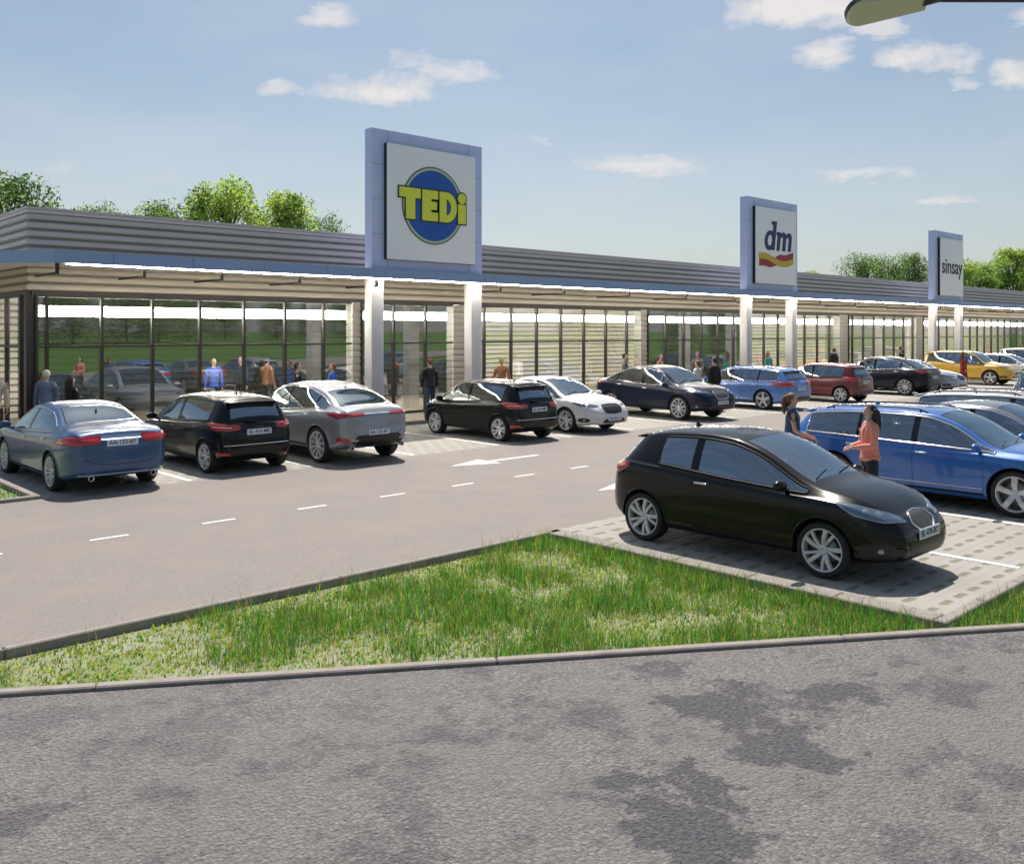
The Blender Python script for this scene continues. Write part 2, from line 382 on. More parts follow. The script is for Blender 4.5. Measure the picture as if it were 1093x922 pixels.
def make_car(kind, mpaint, label, loc, rz, look, group='cars parked outside the shops'):
    """look: options dict (doors, chrome, glass, wheels, plates, lamp style ...)"""
    K = KINDS[kind]; g = look.get
    root = empty(g('name', 'parked_car'), loc, rz)
    tag(root, label, 'car', group)
    zt, zb, hw, ht = pc(K['zt']), pc(K['zb']), pc(K['hw']), pc(K['ht'])
    nose, tail = pc(K['nose']), pc(K['tail'])
    xa, xb = K['zt'][0][0], K['zt'][-1][0]
    wb, Rw, zs0 = K['wb'], K['R'], K['zs']; xr, xf = -wb/2, wb/2
    Ra = Rw + .05
    d0, d1 = K['dlo']; w0, w1 = K['ws']; q0, q1 = K['rw']
    # doors: list of (x0, x1); windows in between pillars
    xA = xf - Ra - .04
    if g('doors', 4) == 2:
        doors = [(-.47, xA)]
        pill = [(-.52, -.41)]
    else:
        xm = g('xm', -.08)
        doors = [(xr + Ra + .02 - .22, xm - .004), (xm + .004, xA)]
        pill = [(xm - .05, xm + .05)]
        if g('quarter'): pill.insert(0, (g('quarter') - .03, g('quarter') + .03))
    GAP = .007
    # stations
    keyx = {xa, xb, d0, d1, w0, w1, q0, q1, w0+.03, w1-.03, q0+.025, q1-.025}
    for a, b in pill: keyx |= {a, b}
    for a, b in doors: keyx |= {a, b, a-GAP, b+GAP} if not (len(doors) == 2 and abs(b - doors[-1][0]) < .05 and (a, b) == doors[0]) else {a, a-GAP, b}
    keyx = sorted(k for k in keyx if xa <= k <= xb)
    xs = []
    for a, b in zip(keyx[:-1], keyx[1:]):
        if b - a < 1e-5: continue
        mx_ = .032 if (b > xf-.5 or a < xr+.5) else .055
        n = max(1, int(math.ceil((b-a)/mx_)))
        xs += [a+(b-a)*i/n for i in range(n)]
    xs.append(xb)
    nose0, tail0 = xf + .05, xr - .05
    def warp(x, y, z, h):
        if x > nose0:
            w = ((x-nose0)/(xb-nose0))**1.5
            return x + w*nose(z)
        if x < tail0:
            w = ((tail0-x)/(tail0-xa))**1.5
            return x + w*tail(z)
        return x
    # ring rows (half section)
    NB = 15
    def half(x):
        H = hw(x); B = zb(x); T = zt(x); W = ht(x)
        zs = zs0 + .05*sstep(xf+.3, xb, x) + .09*sstep(xr-.3, xa, x)
        drop = min(.055, (T-B)*.40)
        P = [(0, zs), (.45*H, zs), (.80*H, zs)]
        cs = [(.90*H, zs+.012), (.955*H, zs+.07), (.965*H, zs+.16), (.985*H, zs+.38*(B-zs)), (1.0*H, zs+.66*(B-zs)), (.992*H, B-.075), (.965*H, B-.012), (.945*H, B)]
        n = len(cs)
        # gap row just above the sill, then a Catmull-Rom side
        pts = []
        for i in range(NB+1):
            t = i/NB*(n-1); k = min(int(t), n-2); u = t-k
            p0, p1, p2, p3 = cs[max(k-1,0)], cs[k], cs[k+1], cs[min(k+2,n-1)]
            pts.append(tuple(.5*((2*p1[c])+(-p0[c]+p2[c])*u+(2*p0[c]-5*p1[c]+4*p2[c]-p3[c])*u*u+(-p0[c]+3*p1[c]-3*p2[c]+p3[c])*u**3) for c in (0,1)))
        P += pts
        # greenhouse side
        ra = (W, T-drop); b0 = pts[-1]; Hh = ra[1]-b0[1]
        def gs(t):
            bul = .045*min(Hh, .5)*4*t*(1-t)
            return (lerp(b0[0], ra[0], t) + bul, lerp(b0[1], ra[1], t))
        lo = min(.3, .035/max(Hh, .06)); hi = 1-min(.3, .045/max(Hh, .06))
        fr = min(.1, .018/max(Hh, .06))
        for t in (lo, lo+fr): P.append(gs(t))
        for i in range(1, 5): P.append(gs(lerp(lo+fr, hi-fr, i/5)))
        for t in (hi-fr, hi, (hi+1)/2): P.append(gs(t))
        # roof / bonnet crown
        for s in (0, .05, .10, .135):
            P.append((W*(1-s), T-drop*(1-s)**3.2*1.0 if s > 0 else T-drop))
        for i in range(1, 7):
            s = lerp(.135, 1, i/6); P.append((W*(1-s), T-drop*(1-s)**3.2))
        return P
    J_SILL = 3; J_BELT = 3+NB
    J_W0 = J_BELT+1; J_W1 = J_W0+7           # side glass rows between these ring indices
    J_ROOF = J_W1+2; J_S0 = J_ROOF+2         # screen rows from J_S0 to the centre
    halves = [half(x) for x in xs]
    nh = len(halves[0]); nr = 2*nh-2
    S = len(xs)
    V = []
    for x, P in zip(xs, halves):
        for (y, z) in P: V.append(Vector((warp(x, y, z, 0), y, z)))
        for (y, z) in P[-2:0:-1]: V.append(Vector((warp(x, y, z, 0), -y, z)))
    def idx(i, j): return i*nr + (j % nr)
    F = []; FT = []
    def mirj(j):   # row index on the half section, for face between ring j and j+1
        return j if j < nh-1 else nr-1-j
    def inwin(xm_): return any(a < xm_ < b for a, b in wins)
    # window x ranges
    edges = [d0] + [v for p in pill for v in p] + [d1]
    wins = [(edges[i], edges[i+1]) for i in range(0, len(edges), 2)]
    for i in range(S-1):
        xm_ = (xs[i]+xs[i+1])/2
        gh = halves[i][J_W1][1]-halves[i][J_W0][1]; gh2 = halves[i+1][J_W1][1]-halves[i+1][J_W0][1]
        for j in range(nr):
            h = mirj(j); side = 1 if j < nh-1 else -1
            t = ('body',)
            if J_W0 <= h < J_W1 and min(gh, gh2) > .035:
                for k, (a, b) in enumerate(wins):
                    if a < xm_ < b: t = ('win', k, side, 'f' if h in (J_W0, J_W1-1) else 'g')
            elif h >= J_S0:
                if w0 < xm_ < w1: t = ('ws', 0, 0, 'f' if (h == J_S0 or xm_ < w0+.03 or xm_ > w1-.03) else 'g')
                elif q0 < xm_ < q1: t = ('rw', 0, 0, 'f' if (h == J_S0 or xm_ < q0+.025 or xm_ > q1-.025) else 'g')
            elif J_SILL+1 <= h < J_BELT+1:
                for k, (a, b) in enumerate(doors):
                    if a < xm_ < b and h >= J_SILL+3:
                        t = ('door', k, side)
                if t[0] == 'body':
                    for a, b in doors:
                        if a-GAP-1e-4 < xm_ < a or b < xm_ < b+GAP+1e-4:
                            if h >= J_SILL+2: t = ('seam',)
                        elif h == J_SILL+2 and a < xm_ < b: t = ('sill',)
            F.append((idx(i, j), idx(i, j+1), idx(i+1, j+1), idx(i+1, j))); FT.append(t)
    # rounded end caps
    def cap(i, sgn):
        base = [V[idx(i, j)].copy() for j in range(nr)]
        zc = sum(p.z for p in base)/nr; zc = (max(p.z for p in base)+min(p.z for p in base))/2
        xc = base[0].x
        prev = [idx(i, j) for j in range(nr)]
        f = nose if sgn > 0 else tail
        Hm = max(abs(p.y) for p in base)
        for sc, dx in ((.985, .016), (.955, .030), (.90, .040), (.78, .050), (.6, .058), (.4, .063), (.2, .066)):
            b = len(V); cur = []
            for p in base:
                y = p.y*sc; z = zc+(p.z-zc)*sc
                V.append(Vector(((xb if sgn > 0 else xa) + f(z) + sgn*(dx - .05*(abs(y)/Hm)**2*0), y, z)))
                cur.append(len(V)-1)
            for j in range(nr):
                q = (prev[j], prev[(j+1) % nr], cur[(j+1) % nr], cur[j])
                F.append(q if sgn > 0 else q[::-1]); FT.append(('body',))
            prev = cur
        V.append(Vector(((xb if sgn > 0 else xa)+f(zc)+sgn*.067, 0, zc))); c = len(V)-1
        for j in range(nr):
            q = (prev[j], prev[(j+1) % nr], c); F.append(q if sgn > 0 else q[::-1]); FT.append(('body',))
    cap(S-1, 1); cap(0, -1)
    bvh = BVHTree.FromPolygons([v[:] for v in V], F)
    # wheel openings: drop faces inside, snap the rim of the hole to the circle
    keep = [True]*len(F)
    for fi, f in enumerate(F):
        if FT[fi][0] in ('win', 'ws', 'rw'): continue
        c = sum((V[k] for k in f), Vector())/len(f)
        if abs(c.y) < hw(c.x)*.62: continue
        for xc in (xr, xf):
            if (c.x-xc)**2+(c.z-Rw)**2 < Ra**2: keep[fi] = False
    used_rm = set(k for fi, f in enumerate(F) if not keep[fi] for k in f)
    used_kp = set(k for fi, f in enumerate(F) if keep[fi] for k in f)
    arch = {}
    for k in used_rm & used_kp:
        p = V[k]
        if abs(p.y) < hw(p.x)*.66: continue
        xc = xr if p.x < 0 else xf
        d = Vector((p.x-xc, 0, p.z-Rw))
        if d.length < .01: continue
        if p.z < zs0+.06: continue
        q = d.normalized()*Ra
        V[k] = Vector((xc+q.x, p.y, Rw+q.z))
        arch.setdefault((xc, 1 if p.y > 0 else -1), []).append((math.atan2(q.z, q.x), V[k]))
    # split into meshes
    def sub(pred, name, mats, mi=None, parent=root, push=0.0):
        ids = [fi for fi in range(len(F)) if keep[fi] and pred(FT[fi])]
        if not ids: return None
        mp = {}; vs = []; fs = []; ms = []
        for fi in ids:
            f = []
            for k in F[fi]:
                if k not in mp:
                    mp[k] = len(vs); vs.append(V[k].copy())
                f.append(mp[k])
            fs.append(f); ms.append(mi(FT[fi]) if mi else 0)
        mb = MB(); mb.add(vs, fs, 0, True); mb.m = ms
        return mb, name, mats, parent
    def fin(t):
        if t is None: return None
        return t[0].build(t[1], t[2], t[3])
    lowm = mpaint if g('lowpaint', True) else M_BLK
    bd = sub(lambda t: t[0] in ('body', 'seam', 'sill'), 'body', [mpaint, M_SEAM, M_BLK, M_UND], lambda t: {'body': 0, 'seam': 1, 'sill': 1}[t[0]])
    mb = bd[0]
    # underside of the body is dark
    for n_, f in enumerate(mb.f):
        if all(mb.v[k][2] < zs0+.05 and True for k in f) and all(abs(mb.v[k][1]) <= .82*hw(mb.v[k][0]) for k in f):
            mb.m[n_] = 3
    # arch liners and lips
    for (xc, s), lst in arch.items():
        lst = [(a if a > -math.pi/2 else a+2*math.pi, p) for a, p in lst]
        lst.sort(key=lambda t: t[0])
        pts = [p for a, p in lst]
        q = [Vector((p.x, p.y-s*.30, p.z)) for p in pts]
        n_ = len(pts)
        mb.add(pts+q, [(i, i+1, n_+i+1, n_+i) for i in range(n_-1)], 3, True)
        ring = [Vector((xc+math.cos(a)*(Ra+.004), p.y+s*.001, Rw+math.sin(a)*(Ra+.004))) for a, p in lst]
        mb.tube(ring, .011, 6, mi=2 if g('clad') else 0, cap=True)
    # bonnet and tail seams, belt crease
    def surf(o, d):
        h = bvh.ray_cast(Vector(o), Vector(d)); return h[0], h[1]
    for s in (1, -1):
        pts = []
        for k in range(15):
            x = lerp(w1+.06, xb-.20, k/14)
            y = s*ht(x)*lerp(.97, .93, k/14)
            h = surf((x, y, 3), (0, 0, -1))
            if h[0]: pts.append(h[0])
        mb.tube(pts, .0045, 5, mi=1)
    # lower black bumper mouldings
    def patch(outline, mapper, rings=6, off=(.003, .010), name='patch', mats=None, parent=root, edge=None, hollow=0.0):
        cx = sum(p[0] for p in outline)/len(outline); cy = sum(p[1] for p in outline)/len(outline)
        ol = []
        n_ = len(outline)
        for i in range(n_):                       # rounded outline
            p0, p1, p2, p3 = outline[i-1], outline[i], outline[(i+1) % n_], outline[(i+2) % n_]
            for u in (0, .25, .5, .75):
                tn = g('round', .12)
                a = [p1[c]+(p2[c]-p0[c])*tn*.6 for c in (0, 1)]; b = [p2[c]-(p3[c]-p1[c])*tn*.6 for c in (0, 1)]
                ol.append([(1-u)**3*p1[c]+3*(1-u)**2*u*a[c]+3*(1-u)*u*u*b[c]+u**3*p2[c] for c in (0, 1)])
        vs = []; nrm = []; m_ = len(ol)
        for k in range(rings):
            sc = 1-k/rings
            for p in ol:
                o, d = mapper(cx+(p[0]-cx)*sc, cy+(p[1]-cy)*sc)
                h = surf(o, d)
                if h[0] is None: return None
                nn = h[1] if h[1].dot(d) < 0 else -h[1]
                e = off[0] if k == 0 else lerp(off[0], off[1], min(1, k/2))
                vs.append(h[0]+nn*e); nrm.append(nn)
        o, d = mapper(cx, cy); h = surf(o, d)
        nn = h[1] if h[1].dot(d) < 0 else -h[1]
        vs.append(h[0]+nn*off[1])
        fs = []
        for k in range(rings-1):
            for i in range(m_):
                fs.append((k*m_+i, k*m_+(i+1) % m_, (k+1)*m_+(i+1) % m_, (k+1)*m_+i))
        for i in range(m_): fs.append(((rings-1)*m_+i, (rings-1)*m_+(i+1) % m_, len(vs)-1))
        p = MB(); p.add(vs, fs, 0, True)
        # skirt into the body
        sk = [vs[i]-nrm[i]*.02 for i in range(m_)]
        p.add([vs[i] for i in range(m_)]+sk, [(i, (i+1) % m_, m_+(i+1) % m_, m_+i) for i in range(m_)], 0, False)
        if edge: p.tube([vs[i]+nrm[i]*.002 for i in range(m_)], edge, 6, mi=1, closed=True)
        p.first = vs[:m_]
        if name is None: return p
        return p.build(name, mats, parent, recalc=False)
    def fr(y, z): return (5, y, z), (-1, 0, 0)
    def rr(y, z): return (-5, y, z), (1, 0, 0)
    def cyl(xc, sx, s, tilt=0.0):
        def f(phi, z):
            a = R(phi); d = Vector((sx*math.cos(a), s*math.sin(a), tilt)).normalized()
            return Vector((xc, 0, z-tilt*.82))+d*4, -d
        return f
    def sd(s):
        def f(x, z): return (x, s*3, z), (0, -s, 0)
        return f
    # --- body finished
    lowz = g('low', None)
    if g('rear_black', True):
        zt_ = g('rear_black_z', (zs0+.10, zs0+.26))
        for p in [patch([(-.60, zt_[0]), (.60, zt_[0]), (.52, zt_[1]), (-.52, zt_[1])], rr, 5, (.004, .006), None)]:
            if p: mb.add(p.v, p.f, 2, True)
    body = bd[0].build('body', bd[2], root)
    # --- glass
    for k, (a, b) in enumerate(wins):
        for s in (1, -1):
            gm = M_CGD if (g('dark_rear') and k < len(wins)-1) else g('glass', M_CGL)
            fin(sub(lambda t: t[0] == 'win' and t[1] == k and t[2] == s, 'side_window', [gm, M_FRIT], lambda t: 1 if t[3] == 'f' else 0))
    fin(sub(lambda t: t[0] == 'ws', 'windscreen', [g('glass', M_CGL), M_FRIT], lambda t: 1 if t[3] == 'f' else 0))
    fin(sub(lambda t: t[0] == 'rw', 'rear_window', [M_CGD if g('dark_rear') else g('glass', M_CGL), M_FRIT], lambda t: 1 if t[3] == 'f' else 0))
    # --- window surround
    for s in (1, -1):
        lo, hi = [], []
        for i, x in enumerate(xs):
            if d0-1e-6 <= x <= d1+1e-6:
                a, b = halves[i][J_W0], halves[i][J_W1]
                if b[1]-a[1] > .03:
                    lo.append(Vector((x, s*(a[0]+.004), a[1]))); hi.append(Vector((x, s*(b[0]+.004), b[1])))
        t = MB(); t.tube(lo+hi[::-1], g('trim_r', .010), 6, closed=True)
        t.build('window_trim', M_CHR if g('chrome') else M_BLK, root)
        for a, b in pill:
            i0 = min(range(S), key=lambda i: abs(xs[i]-a)); i1 = min(range(S), key=lambda i: abs(xs[i]-b))
            p = MB(); vs = []
            for i in (i0, i1):
                for j in range(J_W0, J_W1+1):
                    y, z = halves[i][j]; vs.append((xs[i], s*(y+.004), z))
            m_ = J_W1-J_W0+1
            p.add(vs, [(j, j+1, m_+j+1, m_+j) for j in range(m_-1)], 0, True)
            p.build('pillar', M_FRIT if not g('paint_pillar') else mpaint, root)
    # --- doors with handles
    for k, (a, b) in enumerate(doors):
        for s in (1, -1):
            d = fin(sub(lambda t: t[0] == 'door' and t[1] == k and t[2] == s, 'door', [mpaint]))
            if d is None: continue
            hx = a+.14; hz = zb(hx)-.085
            h = surf((hx, s*3, hz), (0, -s, 0))
            if h[0]:
                hb = MB(); hb.bbox((h[0].x, h[0].y+s*.018, h[0].z), (.19, .024, .026), .010)
                hb.box((h[0].x-.07, h[0].y+s*.003, h[0].z), (.022, .03, .018)); hb.box((h[0].x+.07, h[0].y+s*.003, h[0].z), (.022, .03, .018))
                hb.build('door_handle', M_CHR if g('chrome_handle', g('chrome')) else mpaint, d)
    # --- mirrors
    for s in (1, -1):
        mx_ = w1-.28; mz = zb(mx_)+.085; my = .945*hw(mx_)
        m = MB()
        bm = bmesh.new(); bmesh.ops.create_uvsphere(bm, u_segments=16, v_segments=10, radius=.5)
        for v in bm.verts:
            v.co = Vector((v.co.x*.17*(1.0 if v.co.x > 0 else .35), v.co.y*.25*(1 if v.co.z < 0 else .95), v.co.z*.14*(1.0 if v.co.z > 0 else .8)))
        m.bm(bm, Matrix.Translation((mx_, s*(my+.135), mz+.01)), 0)
        m.tube([(mx_+.02, s*(my-.03), mz-.06), (mx_+.01, s*(my+.08), mz-.035)], [.03, .022], 8, mi=0)
        m.build('wing_mirror', mpaint, root)
    # --- sill strip
    if g('sill_chrome'):
        for s in (1, -1):
            pts = []
            for k in range(25):
                x = lerp(xr+Ra+.05, xf-Ra-.05, k/24); h = surf((x, s*3, zs0+.17), (0, -s, 0))
                if h[0]: pts.append(h[0]+Vector((0, s*.004, 0)))
            t = MB(); t.tube(pts, .009, 6); t.build('sill_strip', M_CHR, root)
    # --- front lamps, grille
    fxc = xf
    hl = g('head', HEADS[kind])
    for s in (1, -1):
        o = patch(hl, cyl(fxc-.1, 1, s, .35), 7, (.003, .007), 'headlight', [g('headmat', M_HEAD), M_CHR], edge=.0035)
        if o:
            c_ = (sum(p[0] for p in hl)/len(hl), sum(p[1] for p in hl)/len(hl))
            for dp, dz, rd in ((-5, -.012, .042), (4, .012, .034)):
                cc = [(c_[0]+dp+math.cos(a)*rd*62, c_[1]+dz+math.sin(a)*rd) for a in [k*math.pi/4 for k in range(8)]]
                patch(cc, cyl(fxc-.1, 1, s, .35), 3, (.0085, .013), 'lamp_reflector', [M_HEADB, M_CHR], parent=o)
        fg = g('fog', [(42, zs0+.12), (40, zs0+.20), (48, zs0+.24), (58, zs0+.20), (56, zs0+.12)])
        o = patch(fg, cyl(fxc-.1, 1, s), 4, (.003, .004), 'bumper_intake', [M_BLK, M_BLK])
        if o:
            c_ = (sum(p[0] for p in fg)/len(fg), sum(p[1] for p in fg)/len(fg))
            cc = [(c_[0]-1+math.cos(a)*1.8, c_[1]+math.sin(a)*.030) for a in [k*math.pi/4 for k in range(8)]]
            patch(cc, cyl(fxc-.1, 1, s), 3, (.006, .012), 'fog_lamp', [M_HEADB, M_CHR], parent=o)
    gr = g('grille', [(-.24, .60), (-.17, .68), (0, .70), (.17, .68), (.24, .60), (.15, .515), (0, .505), (-.15, .515)])
    patch(gr, fr, 5, (.004, .012), 'grille', [g('grillemat', M_MESH), M_CHR if g('grille_chrome', True) else M_BLK], edge=.012)
    li = g('intake', [(-.42, zs0+.10), (.42, zs0+.10), (.36, zs0+.20), (-.36, zs0+.20)])
    patch(li, fr, 4, (.003, .004), 'lower_intake', [M_BLK, M_BLK])
    # --- tail lamps
    for s in (1, -1):
        tl = g('tail', TAILS[kind])
        o = patch(tl, cyl(tail0+.3, -1, s), 6, (.003, .012), 'tail_light', [M_TAIL, M_BLK], edge=.003)
        if o and g('tail2'):
            patch(g('tail2'), cyl(tail0+.3, -1, s), 3, (.014, .016), 'indicator_lens', [g('tail2m', M_TAILW), M_CHR], parent=o)
        rf = g('reflector')
        if rf: patch(rf, cyl(tail0+.3, -1, s), 4, (.003, .006), 'reflector', [M_TAIL, M_BLK])
    if g('tail_bar'):
        z_ = g('tail_bar'); patch([(-.52, z_-.022), (.52, z_-.022), (.52, z_+.022), (-.52, z_+.022)], rr, 4, (.003, .006), 'tail_bar', [g('tail_barm', M_CHR), M_CHR])
    if g('bumper_line'):
        pts = []
        for k in range(31):
            y = lerp(-.70, .70, k/30); h = surf((-5, y, g('bumper_line')), (1, 0, 0))
            if h[0]: pts.append(h[0]+Vector((-.003, 0, 0)))
        t = MB(); t.tube(pts, .010, 6); t.build('bumper_strip', M_CHR, root)
    # tailgate seam + wiper
    zseam = zs0+.30
    pts = []
    for k in range(21):
        y = lerp(-.60, .60, k/20); h = surf((-5, y, zseam+.10*(abs(y)/.6)**4), (1, 0, 0))
        if h[0]: pts.append(h[0])
    t = MB(); t.tube(pts, .005, 5); t.build('tailgate_seam', M_SEAM, root)
    if kind in ('hatch', 'small_hatch', 'suv', 'wagon'):
        h = surf((-5, 0, zb(q0)+.05), (1, 0, 0)); h2 = surf((-5, .30, zb(q0)+.09), (1, 0, 0))
        if h[0] and h2[0]:
            t = MB(); t.tube([h[0]+Vector((-.02, 0, 0)), h2[0]+Vector((-.02, 0, 0))], [.012, .006], 6); t.build('rear_wiper', M_BLK, root)
        # roof spoiler
        sp = MB(); vs = []
        for k in range(13):
            y = lerp(-1, 1, k/12)*ht(q1)*.92; z = zt(q1+.02)-.02-.02*abs(y/ht(q1))**2
            vs += [(q1+.10, y, z+.028), (q1-.13, y, z+.004), (q1-.125, y, z-.018), (q1+.04, y, z-.02)]
        fs = [(k*4+i, k*4+(i+1) % 4, (k+1)*4+(i+1) % 4, (k+1)*4+i) for k in range(12) for i in range(4)]+[(0, 1, 2, 3), (51, 50, 49, 48)]
        sp.add(vs, fs, 0, True); sp.build('spoiler', mpaint, root, recalc=True)
    # wipers
    for y0, y1 in ((.05, .48), (-.5, -.08)):
        pts = []
        for k in range(6):
            y = lerp(y0, y1, k/5); x = w1-.05-.10*(k/5)
            h = surf((x, y, 3), (0, 0, -1))
            if h[0]: pts.append(h[0]+Vector((0, 0, .010)))
        t = MB(); t.tube(pts, .008, 5); t.build('wiper', M_BLK, root)
    # --- plates
    for which, txt in (('front', g('plate')), ('rear', g('plate'))):
        if not txt: continue
        z_ = g('plate_f', .44) if which == 'front' else g('plate_r', .80)
        o_, d_ = (fr if which == 'front' else rr)(0, z_)
        xx = []
        for yy in (-.24, 0, .24):
            for zz in (z_-.05, z_+.05):
                h = surf((fr if which == 'front' else rr)(yy, zz)[0], d_)
                if h[0]: xx.append(h[0].x)
        if not xx: continue
        sx = 1 if which == 'front' else -1
        x_ = (max(xx) if sx > 0 else min(xx))+sx*.006
        pb = MB(); pb.bbox((x_, 0, z_), (.012, .52, .112), .004)
        po = pb.build('license_plate', M_PLATE, root)
        m4 = Matrix.Translation((x_+sx*.0075, 0, z_)) @ Matrix.Rotation(sx*math.pi/2, 4, 'Z') @ Matrix.Rotation(math.pi/2, 4, 'X')
        text_obj('plate_text', txt, .098, M_PTXT, po, m4, .001, .001)
    # --- exhausts
    for y in g('exhaust', ()):
        h = surf((-5, y, zs0+.15), (1, 0, 0)); x_ = (h[0].x if h[0] else xa)+.02
        e = MB(); Mx = Matrix.Translation((x_-.03, y, zs0+.09)) @ Matrix.Rotation(math.pi/2, 4, 'Z')
        e.lathe([(.036, -.06), (.040, .03), (.048, .035), (.048, .02), (.040, -.05)], 18, Mx); e.lathe([(.04, -.02), (0, -.02)], 16, Mx, 1)
        e.build('exhaust_pipe', [M_CHR, M_SEAM], root)
    # --- roof rails / antenna
    if g('rails'):
        for s in (1, -1):
            pts = []
            a, b = -1.7 if kind == 'wagon' else -1.5, .05
            for k in range(15):
                x = lerp(a, b, k/14); y = s*(ht(x)-.035)
                h = surf((x, y, 3), (0, 0, -1)); pts.append(h[0]+Vector((0, 0, .045 if 0 < k < 14 else .0)))
            t = MB(); t.tube(pts, .013, 8)
            for k in (1, 7, 13): t.tube([pts[k]-Vector((0, 0, .05)), pts[k]], .016, 6)
            t.build('roof_rail', g('railm', M_BLK), root)
    h = surf((xr*.75, 0, 3), (0, 0, -1))
    t = MB(); bmx = bmesh.new(); bmesh.ops.create_cone(bmx, segments=10, radius1=.5, radius2=.15, depth=1)
    for v in bmx.verts: v.co = Vector((v.co.x*.12-(v.co.z+.5)*.03, v.co.y*.04, v.co.z*.05))
    t.bm(bmx, Matrix.Translation(h[0]+Vector((0, 0, .018))), 0); t.build('antenna', mpaint, root)
    # --- cabin
    sm = g('seatmat', M_SEAT)
    floor_z = zs0+.12
    fl = MB(); fl.box((0, 0, floor_z), (xf-xr-2*Ra-.1, hw(0)*1.6, .05))
    fl.box((xf-.05, 0, zs0+.25), (.9, hw(xf)*1.02, .34)); fl.box((xr+.05, 0, zs0+.25), (.9, hw(xr)*1.0, .34))
    fl.box((xf, 0, Rw), (.10, hw(xf)*1.5, .10)); fl.box((xr, 0, Rw), (.10, hw(xr)*1.5, .10))
    fl.build('underbody', M_UND, root)
    zb0 = zb(0)
    ds = MB(); ds.bbox((w1-.16, 0, zb0-.075), (.46, hw(w1)*1.66, .16), .05); ds.bbox((w1-.32, 0, zb0-.2), (.2, hw(w1)*1.6, .22), .05)
    ds.build('dashboard', M_DASH, root)
    pr = MB(); px_ = max(q1-.05, d0-.15) if kind != 'sedan' else -1.2
    pr.bbox((lerp(q0, q1, .65), 0, zb(q0)-.05), (abs(q1-q0)*.9+.2, ht(q0)*1.7, .04), .012); pr.build('parcel_shelf', M_DASH, root)
    sx_ = .02 if g('doors', 4) == 4 else -.02
    for (x_, y_) in ((sx_, .36), (sx_, -.36), (sx_-.92, .36), (sx_-.92, -.36)):
        s_ = MB(); rk = Matrix.Rotation(R(-14), 3, 'Y')
        s_.bbox((x_+.24, y_, zs0+.30), (.50, .48, .14), .05)
        s_.bbox((x_-.06, y_, zs0+.60), (.13, .46, .60), .055, rot=rk)
        s_.bbox((x_-.15, y_, zs0+.97), (.09, .26, .17), .04, rot=rk)
        s_.build('seat', sm, root)
    w = MB(); Mw = Matrix.Translation((w1-.50, .36, zb0-.03)) @ Matrix.Rotation(R(68), 4, 'Y')
    w.tube([Mw @ Vector((math.cos(a)*.185, math.sin(a)*.185, 0)) for a in [2*math.pi*k/24 for k in range(24)]], .015, 8, closed=True)
    w.tube([Mw @ Vector((-.18, 0, 0)), Mw @ Vector((.18, 0, 0))], .014, 6); w.tube([Mw @ Vector((0, 0, .0)), Mw @ Vector((0, .18, 0))], .014, 6)
    w.tube([Mw @ Vector((0, 0, 0)), Mw @ Vector((0, 0, .25))], .03, 8)
    w.build('steering_wheel', pbr('wheel_leather', (.10, .10, .105), .5), root)
    # --- wheels
    for x_ in (xf, xr):
        for s in (1, -1):
            wheel_parts(root, K, x_, s*(hw(x_)-.125), g('wheels', 'twin'))
    return root
